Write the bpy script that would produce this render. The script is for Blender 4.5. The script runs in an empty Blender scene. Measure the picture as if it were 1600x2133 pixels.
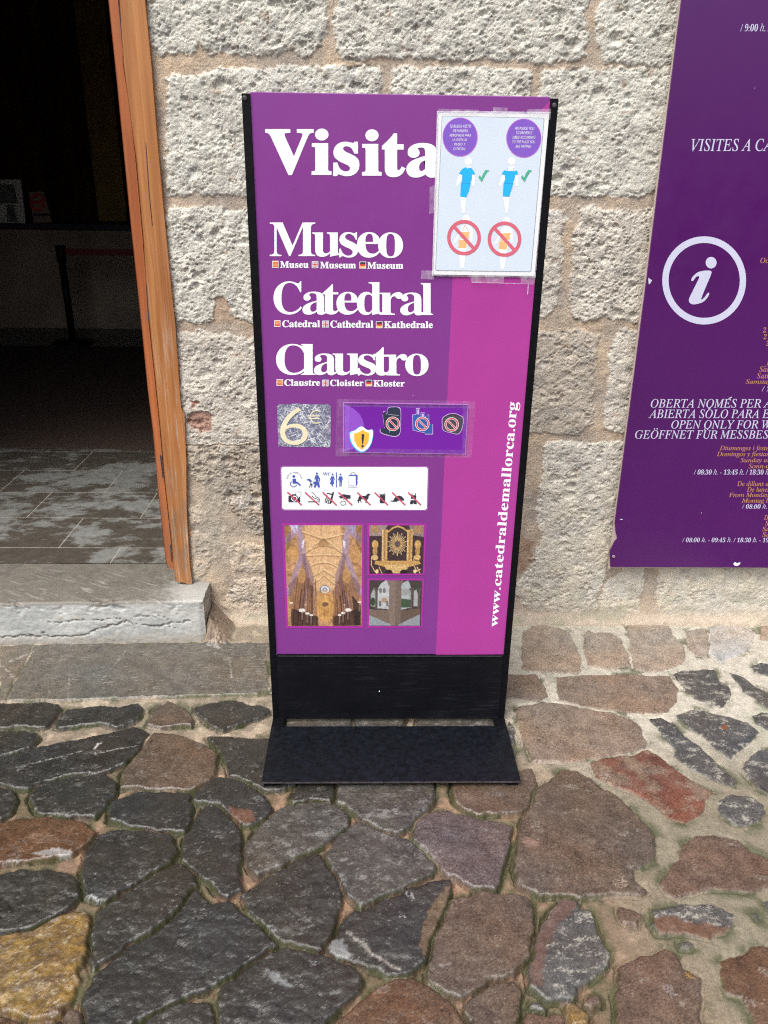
import bpy, math, random
import numpy as np
from mathutils import Vector
from mathutils.geometry import tessellate_polygon
random.seed(7)
S = bpy.context.scene
COL = S.collection
R_ = math.radians

# ------------------------------------------------------------------ camera, sky, sun, exposure
PITCH, ROLL, YAW = R_(22.8517), R_(.814), R_(1.4292)
CAM = np.array([-.06972, -1.87741, 1.45])
FPX, PPX, PPY = 1650., 800., 1066.5            # focal length and centre in photo pixels (1600 wide)
_f = np.array([math.sin(YAW) * math.cos(PITCH), math.cos(YAW) * math.cos(PITCH), -math.sin(PITCH)])
_r = np.array([math.cos(YAW), -math.sin(YAW), 0.])
_u = np.cross(_r, _f)
RT = _r * math.cos(ROLL) + _u * math.sin(ROLL)
UP = -_r * math.sin(ROLL) + _u * math.cos(ROLL)
cd = bpy.data.cameras.new('camera')
cd.sensor_fit = 'HORIZONTAL'
cd.sensor_width = 36
cd.lens = 36 * FPX / 1600
cd.clip_start = .02
cd.clip_end = 300
cam = bpy.data.objects.new('camera', cd)
COL.objects.link(cam)
from mathutils import Matrix
M = Matrix(((RT[0], UP[0], -_f[0], CAM[0]), (RT[1], UP[1], -_f[1], CAM[1]), (RT[2], UP[2], -_f[2], CAM[2]), (0, 0, 0, 1)))
cam.matrix_world = M
S.camera = cam

SUN_DIR = Vector((-.30, -.42, .86)).normalized()      # towards the sun
w = bpy.data.worlds.new('World')
S.world = w
w.use_nodes = True
nt = w.node_tree
sky = nt.nodes.new('ShaderNodeTexSky')
sky.sky_type = 'NISHITA'
sky.sun_disc = False
sky.sun_elevation = math.asin(SUN_DIR.z)
sky.sun_rotation = math.atan2(SUN_DIR.x, SUN_DIR.y)
sky.air_density = 1.0
sky.dust_density = 6.0
sky.ozone_density = 1.0
hs = nt.nodes.new('ShaderNodeHueSaturation')
hs.inputs['Saturation'].default_value = .55               # thin overcast: a paler sky
nt.links.new(sky.outputs[0], hs.inputs['Color'])
nt.links.new(hs.outputs[0], nt.nodes['Background'].inputs[0])
nt.nodes['Background'].inputs[1].default_value = .15
ld = bpy.data.lights.new('sun', 'SUN')
ld.energy = 1.6
ld.angle = R_(32)
ld.color = (1, .97, .92)
sun = bpy.data.objects.new('sun', ld)
COL.objects.link(sun)
sun.rotation_euler = (-SUN_DIR).to_track_quat('-Z', 'Y').to_euler()
sun.location = SUN_DIR * 20
S.view_settings.view_transform = 'Standard'
S.view_settings.look = 'None'
S.view_settings.gamma = 1
S.view_settings.exposure = 0.58
try:
    S.cycles.use_denoising = False                        # the grain of stone is finer than a denoiser keeps
    S.cycles.filter_width = 1.15
    S.cycles.max_bounces = 6
    S.cycles.diffuse_bounces = 4
    S.cycles.transparent_max_bounces = 12
except Exception:
    pass

# ------------------------------------------------------------------ helpers: measured points
def _rays(u, v):
    u = np.asarray(u, float); v = np.asarray(v, float)
    a = (u - PPX) / FPX; b = -(v - PPY) / FPX
    return a[..., None] * RT + b[..., None] * UP + _f
def at(u, v, y):
    """photo pixel -> point of the vertical plane at depth y"""
    d = _rays(u, v)
    t = (np.asarray(y, float) - CAM[1]) / d[..., 1]
    return CAM + t[..., None] * d
def atz(u, v, z):
    d = _rays(u, v)
    t = (z - CAM[2]) / d[..., 2]
    return CAM + t[..., None] * d

# ------------------------------------------------------------------ helpers: noise
def _hash(ix, iy, seed):
    h = (ix.astype(np.int64) * 374761393 + iy.astype(np.int64) * 668265263 + seed * 974711) & 0xFFFFFFFF
    h = ((h ^ (h >> 13)) * 1274126177) & 0xFFFFFFFF
    h = ((h ^ (h >> 16)) * 2246822519) & 0xFFFFFFFF
    return (h ^ (h >> 15)) & 0xFFFFFFFF
def rnd(ix, iy, seed):
    return _hash(ix, iy, seed) / 4294967296.
def perlin(x, y, seed=0):
    x0 = np.floor(x); y0 = np.floor(y)
    fx = x - x0; fy = y - y0
    ix = x0.astype(np.int64); iy = y0.astype(np.int64)
    u = fx * fx * fx * (fx * (fx * 6 - 15) + 10); v = fy * fy * fy * (fy * (fy * 6 - 15) + 10)
    def g(dx, dy):
        a = rnd(ix + dx, iy + dy, seed) * 6.2831853
        return np.cos(a) * (fx - dx) + np.sin(a) * (fy - dy)
    n0 = g(0, 0) * (1 - u) + g(1, 0) * u
    n1 = g(0, 1) * (1 - u) + g(1, 1) * u
    return (n0 * (1 - v) + n1 * v) * 1.5
def fbm(x, y, octv=4, seed=0, gain=.5):
    s = 0; a = 1; f = 1; t = 0
    for i in range(octv):
        s = s + a * perlin(x * f + 17.3 * i, y * f - 9.1 * i, seed + i * 31); t += a
        a *= gain; f *= 2.03
    return s / t
def worley(x, y, seed=0):
    ix = np.floor(x).astype(np.int64); iy = np.floor(y).astype(np.int64)
    f1 = np.full(x.shape, 9.); f2 = np.full(x.shape, 9.); cid = np.zeros(x.shape, np.int64)
    for dx in (-1, 0, 1):
        for dy in (-1, 0, 1):
            px = ix + dx + .15 + .7 * rnd(ix + dx, iy + dy, seed)
            py = iy + dy + .15 + .7 * rnd(ix + dx, iy + dy, seed + 99)
            d = np.hypot(px - x, py - y)
            c = (ix + dx) * 7919 + (iy + dy)
            n = d < f1
            f2 = np.where(n, f1, np.minimum(f2, d)); cid = np.where(n, c, cid); f1 = np.where(n, d, f1)
    return f1, f2, cid
def sstep(a, b, x):
    t = np.clip((x - a) / (b - a), 0, 1)
    return t * t * (3 - 2 * t)
def inside(px, py, poly):
    r = np.zeros(px.shape, bool)
    n = len(poly)
    for i in range(n):
        x1, y1 = poly[i]; x2, y2 = poly[(i + 1) % n]
        if y1 == y2: continue
        r ^= ((y1 > py) != (y2 > py)) & (px < (x2 - x1) * (py - y1) / (y2 - y1) + x1)
    return r
def segdist(px, py, a, b):
    ax, ay = a; bx, by = b
    dx, dy = bx - ax, by - ay
    L = dx * dx + dy * dy + 1e-12
    t = np.clip(((px - ax) * dx + (py - ay) * dy) / L, 0, 1)
    return np.hypot(px - ax - t * dx, py - ay - t * dy)
def sdf_set(X, Y, polys, margin=.03, second=False):
    """signed inside-distance of the nearest polygon and its index"""
    D = np.full(X.shape, -margin); I = np.full(X.shape, -1, int); E2 = np.full(X.shape, -margin)
    flx = X.ravel(); fly = Y.ravel(); d_ = D.ravel(); i_ = I.ravel(); e_ = E2.ravel()
    for k, p in enumerate(polys):
        p = np.asarray(p)
        x0, y0 = p.min(0) - margin; x1, y1 = p.max(0) + margin
        s = np.nonzero((flx > x0) & (flx < x1) & (fly > y0) & (fly < y1))[0]
        if not len(s): continue
        xx = flx[s]; yy = fly[s]
        d = np.full(len(s), 9.)
        for j in range(len(p)):
            d = np.minimum(d, segdist(xx, yy, p[j], p[(j + 1) % len(p)]))
        d = np.where(inside(xx, yy, p), d, -d)
        b = d > d_[s]
        e_[s] = np.where(b, d_[s], np.maximum(e_[s], d))
        d_[s[b]] = d[b]; i_[s[b]] = k
    if second: return d_.reshape(X.shape), i_.reshape(X.shape), e_.reshape(X.shape)
    return d_.reshape(X.shape), i_.reshape(X.shape)
def axis(lo, a, b, hi, st, grow=1.16, mx=.25):
    c = list(np.arange(a, b + st * .5, st))
    s = st; x = c[-1]; up = []
    while x < hi:
        s = min(s * grow, mx); x += s; up.append(x)
    s = st; x = c[0]; dn = []
    while x > lo:
        s = min(s * grow, mx); x -= s; dn.append(x)
    return np.array(dn[::-1] + c + up)

# ------------------------------------------------------------------ helpers: objects
BASE = {}
def link(name, me, parent=None, mats=()):
    for m in mats: me.materials.append(m)
    o = bpy.data.objects.new(name, me)
    COL.objects.link(o)
    if parent is not None: o.parent = parent
    return o
def root_of(o):
    while o.parent is not None: o = o.parent
    return o
def tag(o, label=None, cat=None, group=None, kind=None):
    if label: o['label'] = label
    if cat: o['category'] = cat
    if group: o['group'] = group
    if kind: o['kind'] = kind
    return o
def thing(name, label, cat, loc=(0, 0, 0), group=None):
    o = bpy.data.objects.new(name, None)
    o.empty_display_size = .1
    COL.objects.link(o)
    o.location = loc
    BASE[o.name] = Vector(loc)
    return tag(o, label, cat, group)
def off(parent):
    if parent is None: return Vector((0, 0, 0))
    return BASE.get(root_of(parent).name, Vector((0, 0, 0)))
def mesh(name, verts, faces, mats, parent=None, mi=None, smooth=False):
    b = off(parent)
    me = bpy.data.meshes.new(name)
    me.from_pydata([(v[0] - b.x, v[1] - b.y, v[2] - b.z) for v in verts], [], faces)
    if mi is not None:
        me.polygons.foreach_set('material_index', mi)
    if smooth:
        me.polygons.foreach_set('use_smooth', [True] * len(me.polygons))
    me.update()
    return link(name, me, parent, mats if isinstance(mats, (list, tuple)) else [mats])
def grid_mesh(name, P, mat, col=None, parent=None, flip=False, keep=None, smooth=True):
    n, m = P.shape[:2]
    b = off(parent)
    P = P - np.array(b)
    idx = np.arange(n * m).reshape(n, m)
    q = np.stack([idx[:-1, :-1], idx[:-1, 1:], idx[1:, 1:], idx[1:, :-1]], -1)
    if flip: q = q[..., ::-1]
    q = q.reshape(-1, 4) if keep is None else q[keep]
    me = bpy.data.meshes.new(name)
    me.vertices.add(n * m)
    me.vertices.foreach_set('co', P.astype(np.float32).ravel())
    me.loops.add(q.size)
    me.loops.foreach_set('vertex_index', q.astype(np.int32).ravel())
    me.polygons.add(len(q))
    me.polygons.foreach_set('loop_start', np.arange(0, q.size, 4, dtype=np.int32))
    me.polygons.foreach_set('use_smooth', np.full(len(q), smooth))
    if col is not None:
        a = me.attributes.new('Col', 'FLOAT_COLOR', 'POINT')
        c = np.ones((n * m, 4), np.float32)
        k = col.shape[-1]
        c[:, :k] = col.reshape(-1, k)
        a.data.foreach_set('color', c.ravel())
    me.update(calc_edges=True)
    me.validate()
    return link(name, me, parent, [mat])
class Solid:
    """boxes, prisms and tubes collected into one mesh"""
    def __init__(s): s.v = []; s.f = []
    def add(s, v, f):
        n = len(s.v); s.v += [tuple(p) for p in v]; s.f += [tuple(i + n for i in q) for q in f]; return s
    def box(s, x0, x1, y0, y1, z0, z1, bev=0):
        if bev <= 0:
            v = [(x, y, z) for z in (z0, z1) for y in (y0, y1) for x in (x0, x1)]
            return s.add(v, [(0, 2, 3, 1), (4, 5, 7, 6), (0, 1, 5, 4), (2, 6, 7, 3), (0, 4, 6, 2), (1, 3, 7, 5)])
        import bmesh
        bm = bmesh.new()
        bmesh.ops.create_cube(bm, size=1)
        for p in bm.verts:
            p.co = Vector(((x0 + x1) / 2 + p.co.x * (x1 - x0), (y0 + y1) / 2 + p.co.y * (y1 - y0), (z0 + z1) / 2 + p.co.z * (z1 - z0)))
        bmesh.ops.bevel(bm, geom=bm.edges[:], offset=bev, segments=2, affect='EDGES', profile=.7)
        bm.verts.index_update()
        s.add([p.co[:] for p in bm.verts], [tuple(q.index for q in f.verts) for f in bm.faces])
        bm.free()
        return s
    def prism(s, pts, back):
        """front outline (3D points) pushed back by vector"""
        n = len(pts); b = Vector(back)
        v = [Vector(p) for p in pts] + [Vector(p) + b for p in pts]
        tri = tessellate_polygon([[Vector(p) for p in pts]])
        f = [tuple(t) for t in tri] + [tuple(n + i for i in t[::-1]) for t in tri]
        f += [(i, (i + 1) % n, n + (i + 1) % n, n + i) for i in range(n)]
        return s.add(v, f)
    def tube(s, a, b, r, n=16, r2=None):
        a = Vector(a); b = Vector(b); r2 = r if r2 is None else r2
        z = (b - a).normalized(); x = z.orthogonal().normalized(); y = z.cross(x)
        v = []
        for c, q in ((a, r), (b, r2)):
            v += [c + (x * math.cos(6.28318 * i / n) + y * math.sin(6.28318 * i / n)) * q for i in range(n)]
        f = [(i, (i + 1) % n, n + (i + 1) % n, n + i) for i in range(n)] + [tuple(range(n))[::-1], tuple(range(n, 2 * n))]
        return s.add(v, f)
    def build(s, name, mat, parent=None, smooth=False):
        return mesh(name, s.v, s.f, mat, parent, smooth=smooth)

# ------------------------------------------------------------------ helpers: materials
def new_mat(name):
    m = bpy.data.materials.new(name)
    m.use_nodes = True
    t = m.node_tree
    return m, t, t.nodes['Principled BSDF']
def nd(t, kind, **kw):
    n = t.nodes.new('ShaderNode' + kind)
    for k, v in kw.items():
        if k in n.inputs: n.inputs[k].default_value = v
        else: setattr(n, k, v)
    return n
def mix_rgb(t, fac, a, b, mode='MIX'):
    n = t.nodes.new('ShaderNodeMix'); n.data_type = 'RGBA'; n.blend_type = mode
    for i, x in ((0, fac), (6, a), (7, b)):
        if hasattr(x, 'is_linked'): t.links.new(x, n.inputs[i])
        else: n.inputs[i].default_value = x if i == 0 else (*x, 1)
    return n.outputs[2]
def ramp(t, src, stops):
    n = t.nodes.new('ShaderNodeValToRGB')
    e = n.color_ramp.elements
    while len(e) < len(stops): e.new(.5)
    for k, (p, c) in enumerate(stops):
        e[k].position = p; e[k].color = (c, c, c, 1) if not hasattr(c, '__len__') else (*c, 1)
    t.links.new(src, n.inputs[0])
    return n.outputs[0]
def noise(t, scale, detail=4, rough=.6, vec=None, mapping=None):
    n = nd(t, 'TexNoise', Scale=scale, Detail=detail, Roughness=rough)
    tc = nd(t, 'TexCoord')
    src = tc.outputs['Object']
    if mapping:
        mp = nd(t, 'Mapping'); mp.inputs['Scale'].default_value = mapping
        t.links.new(src, mp.inputs[0]); src = mp.outputs[0]
    t.links.new(src, n.inputs['Vector'])
    return n.outputs['Fac']
def flat(name, c, rough=.5, var=.12, scale=40, spec=.5, metal=0, bump=0, bscale=200, mapping=None, rvar=0):
    m, t, p = new_mat(name)
    f = noise(t, scale, mapping=mapping)
    t.links.new(mix_rgb(t, ramp(t, f, [(.3, 0), (.7, 1)]), tuple(x * (1 - var) for x in c), tuple(min(1, x * (1 + var)) for x in c)), p.inputs['Base Color'])
    p.inputs['Roughness'].default_value = rough
    p.inputs['Specular IOR Level'].default_value = spec
    p.inputs['Metallic'].default_value = metal
    if rvar:
        t.links.new(ramp(t, noise(t, scale * 1.7), [(.3, max(0, rough - rvar)), (.7, min(1, rough + rvar))]), p.inputs['Roughness'])
    if bump:
        b = nd(t, 'Bump', Strength=bump, Distance=.002)
        t.links.new(noise(t, bscale, 5, mapping=mapping), b.inputs['Height']); t.links.new(b.outputs[0], p.inputs['Normal'])
    return m
def attr_mat(name, rough, bscale, bstr, spec=.5, fine=.25, fscale=260, bdist=.003, alpha_rough=False):
    m, t, p = new_mat(name)
    a = nd(t, 'Attribute', attribute_name='Col')
    f = ramp(t, noise(t, fscale, 5, .7), [(.25, 1 - fine), (.75, 1 + fine)])
    t.links.new(mix_rgb(t, 1., a.outputs['Color'], f, 'MULTIPLY'), p.inputs['Base Color'])
    if alpha_rough: t.links.new(a.outputs['Alpha'], p.inputs['Roughness'])
    else: p.inputs['Roughness'].default_value = rough
    p.inputs['Specular IOR Level'].default_value = spec
    if bstr:
        b = nd(t, 'Bump', Strength=bstr, Distance=bdist)
        t.links.new(noise(t, bscale, 6, .7), b.inputs['Height']); t.links.new(b.outputs[0], p.inputs['Normal'])
    return m

M_WALL = attr_mat('limestone', .95, 300, .8, spec=.2, fine=.22, fscale=420, bdist=.004)
M_GROUND = attr_mat('paving stone', .5, 210, .42, spec=.6, fine=.42, fscale=380, bdist=.004, alpha_rough=True)
M_STEP = attr_mat('step stone', .62, 220, .3, spec=.4, fine=.14, fscale=160, alpha_rough=True)
M_PRINT = attr_mat('printed photograph', .35, 50, 0, spec=.4, fine=.05)
M_BLACK = flat('black painted steel', (.0032, .0036, .0055), .45, .35, 60, .16, bump=.15, bscale=300, rvar=.12)
def scuffed():
    m, t, p = new_mat('scuffed black paint')
    a = ramp(t, noise(t, 1, 8, .75, mapping=(9, 9, 150)), [(.52, 0), (.72, .5)])
    g = ramp(t, noise(t, 5, 3), [(.42, 0), (.62, 1)])
    mm = nd(t, 'Math', operation='MULTIPLY'); t.links.new(a, mm.inputs[0]); t.links.new(g, mm.inputs[1])
    t.links.new(mix_rgb(t, mm.outputs[0], (.0032, .0036, .006), (.05, .052, .075)), p.inputs['Base Color'])
    t.links.new(ramp(t, noise(t, 12, 5), [(.3, .34), (.7, .55)]), p.inputs['Roughness'])
    p.inputs['Specular IOR Level'].default_value = .24
    return m
M_BLACK_WORN = scuffed()
M_SCREW = flat('dull steel screw', (.045, .04, .05), .4, .2, 60, .5)
M_EDGE = flat('worn steel edge', (.07, .068, .08), .45, .5, 60, .5)
M_WHITE = flat('white vinyl', (.83, .88, .90), .4, .015, 30, .4)
M_PALE = flat('pale lilac vinyl', (.56, .58, .74), .4, .02, 30, .4)
M_GOLD = flat('ochre vinyl', (.50, .23, .10), .4, .05, 40, .4)
M_INK = flat('dark ink', (.035, .035, .055), .5, .1, 80, .3)
M_BLUE = flat('blue ink', (.06, .10, .42), .5, .1, 80, .3)
M_SKYBLUE = flat('sky blue ink', (.02, .42, .85), .45, .04, 30, .3)
M_GREEN = flat('green ink', (.07, .42, .28), .45, .05, 30, .3)
M_PINK = flat('faded red ink', (.62, .13, .19), .45, .05, 30, .3)
M_REDLINE = flat('red line ink', (.52, .08, .13), .45, .05, 30, .3)
M_ORANGE = flat('peach ink', (.90, .46, .20), .45, .04, 30, .3)
M_VIOLET = flat('violet ink', (.21, .10, .52), .45, .05, 30, .3)
M_VRING = flat('magenta ring ink', (.52, .16, .62), .45, .05, 30, .3)
M_PAPER = flat('white paper', (.76, .78, .80), .35, .02, 20, .4)
M_PALEBLUE = flat('pale blue print', (.61, .70, .81), .3, .02, 12, .4)
M_FIG = flat('figure white', (.88, .92, .93), .4, .01, 20, .3)
M_GREYLINE = flat('grey line ink', (.25, .28, .32), .5, .05, 30, .3)
M_FAINT = flat('faint grey ink', (.58, .68, .80), .45, .02, 30, .3)
M_MAGENTA = flat('magenta print', (.38, .045, .29), .3, .04, 8, .4)
M_FRAMEPINK = flat('magenta border print', (.36, .03, .31), .35, .04, 8, .4)
M_STRIPEDGE = flat('lilac outline print', (.45, .18, .52), .35, .04, 8, .4)
M_FLAGRED = flat('flag red', (.55, .06, .04), .45, .05, 60, .3)
M_FLAGYEL = flat('flag yellow', (.85, .52, .22), .45, .05, 60, .3)
M_GOLDPAINT = flat('cream number film', (.74, .68, .48), .5, .08, 60, .3)
M_MORTAR_BACK = flat('lime plaster', (.40, .36, .30), .9, .2, 12, .2, bump=.4, bscale=60)
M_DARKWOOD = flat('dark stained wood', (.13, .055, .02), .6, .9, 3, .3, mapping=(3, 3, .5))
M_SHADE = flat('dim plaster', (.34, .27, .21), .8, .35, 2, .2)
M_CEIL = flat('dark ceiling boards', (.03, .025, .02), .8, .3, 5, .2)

def tape_mat(name, alpha, tint=(.8, .8, .85)):
    m, t, p = new_mat(name)
    p.inputs['Base Color'].default_value = (*tint, 1)
    p.inputs['Roughness'].default_value = .25
    f = ramp(t, noise(t, 55, 5, .7), [(.35, alpha * .35), (.7, alpha * 1.5)])
    t.links.new(f, p.inputs['Alpha'])
    return m
M_TAPE = tape_mat('clear tape', .22)
M_TAPEEDGE = tape_mat('tape crease', .55)

def panel_mat(name, c, rough, spots=True):
    m, t, p = new_mat(name)
    f = noise(t, 3, 4)
    base = mix_rgb(t, ramp(t, f, [(.3, 0), (.7, 1)]), tuple(x * .95 for x in c), tuple(x * 1.06 for x in c))
    if spots:                                           # flecks where the film has chipped
        v = nd(t, 'TexVoronoi', Scale=42.); tc = nd(t, 'TexCoord'); t.links.new(tc.outputs['Object'], v.inputs['Vector'])
        fleck = ramp(t, v.outputs['Distance'], [(.03, 1), (.055, 0)])
        gate = ramp(t, noise(t, 9, 2), [(.69, 0), (.72, 1)])
        mm = nd(t, 'Math', operation='MULTIPLY'); t.links.new(fleck, mm.inputs[0]); t.links.new(gate, mm.inputs[1])
        base = mix_rgb(t, mm.outputs[0], base, (.6, .5, .62))
        sc = ramp(t, noise(t, 1, 6, .75, mapping=(6, 6, 140)), [(.70, 0), (.74, .25)])
        base = mix_rgb(t, sc, base, tuple(min(1, x * 1.5 + .03) for x in c))
    t.links.new(base, p.inputs['Base Color'])
    t.links.new(ramp(t, noise(t, 14, 5), [(.3, rough - .06), (.7, rough + .08)]), p.inputs['Roughness'])
    p.inputs['Specular IOR Level'].default_value = .5
    return m
M_PURPLE = panel_mat('purple print', (.20, .036, .24), .28)
M_BOARD = panel_mat('deep purple acrylic', (.072, .0065, .110), .24)
M_ACRYL = flat('acrylic edge', (.50, .40, .36), .4, .1, 30, .4)
M_STICKER = panel_mat('violet notice print', (.155, .012, .33), .3, False)
M_STICKERLT = flat('light violet print', (.27, .08, .55), .3, .03, 10, .4)

def wood_mat(name, a, b, worn, wornz):
    m, t, p = new_mat(name)
    g = noise(t, 1, 6, .65, mapping=(60, 60, 1.6))
    g2 = noise(t, 1, 3, .5, mapping=(14, 14, .7))
    base = mix_rgb(t, ramp(t, g, [(.36, 0), (.64, 1)]), tuple(x * .78 for x in a), b)
    base = mix_rgb(t, ramp(t, g2, [(.42, 0), (.66, .7)]), base, tuple(x * .62 for x in a))
    st = ramp(t, noise(t, 1, 7, .75, mapping=(150, 150, 3.2)), [(.53, 0), (.61, 1)])
    tc = nd(t, 'TexCoord'); sp = nd(t, 'SeparateXYZ'); t.links.new(tc.outputs['Object'], sp.inputs[0])
    gate = nd(t, 'MapRange'); gate.inputs['From Min'].default_value = wornz; gate.inputs['From Max'].default_value = wornz - .7
    gate.inputs['To Max'].default_value = worn
    t.links.new(sp.outputs['Z'], gate.inputs['Value'])
    mm = nd(t, 'Math', operation='MULTIPLY'); t.links.new(st, mm.inputs[0]); t.links.new(gate.outputs[0], mm.inputs[1])
    base = mix_rgb(t, mm.outputs[0], base, (.46, .38, .32))
    g2_ = nd(t, 'MapRange'); g2_.inputs['From Min'].default_value = .55; g2_.inputs['From Max'].default_value = .17; t.links.new(sp.outputs['Z'], g2_.inputs['Value'])
    gm = nd(t, 'Math', operation='MULTIPLY'); t.links.new(g2_.outputs[0], gm.inputs[0]); t.links.new(ramp(t, noise(t, 1, 5, .65, mapping=(40, 40, 9)), [(.42, 0), (.62, .75)]), gm.inputs[1])
    base = mix_rgb(t, gm.outputs[0], base, (.17, .125, .09))
    t.links.new(base, p.inputs['Base Color'])
    p.inputs['Roughness'].default_value = .45
    b_ = nd(t, 'Bump', Strength=.35, Distance=.002); t.links.new(g, b_.inputs['Height']); t.links.new(b_.outputs[0], p.inputs['Normal'])
    return m
M_WOOD = wood_mat('weathered varnished wood', (.38, .135, .034), (.52, .23, .075), .85, 1.25)
M_WOOD2 = wood_mat('orange varnished wood', (.36, .095, .025), (.45, .14, .04), .12, 1.2)

# ------------------------------------------------------------------ ground: traced paving stones
def V(ox, oy, s): return lambda a, b: (ox + a * s, oy + b * s)
VIEWS = {'1': V(0, 1300, .375), '2': V(0, 1700, .375), '3': V(500, 1600, .375), '4': V(1000, 1280, .375), '5': V(1000, 1700, .375), 'p': V(0, 0, 1)}
def tr(view, s):
    n = [int(x) for x in s.replace(';', ' ').split()]
    f = VIEWS[view]
    return np.array([f(n[i], n[i + 1]) for i in range(0, len(n), 2)], float)
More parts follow.
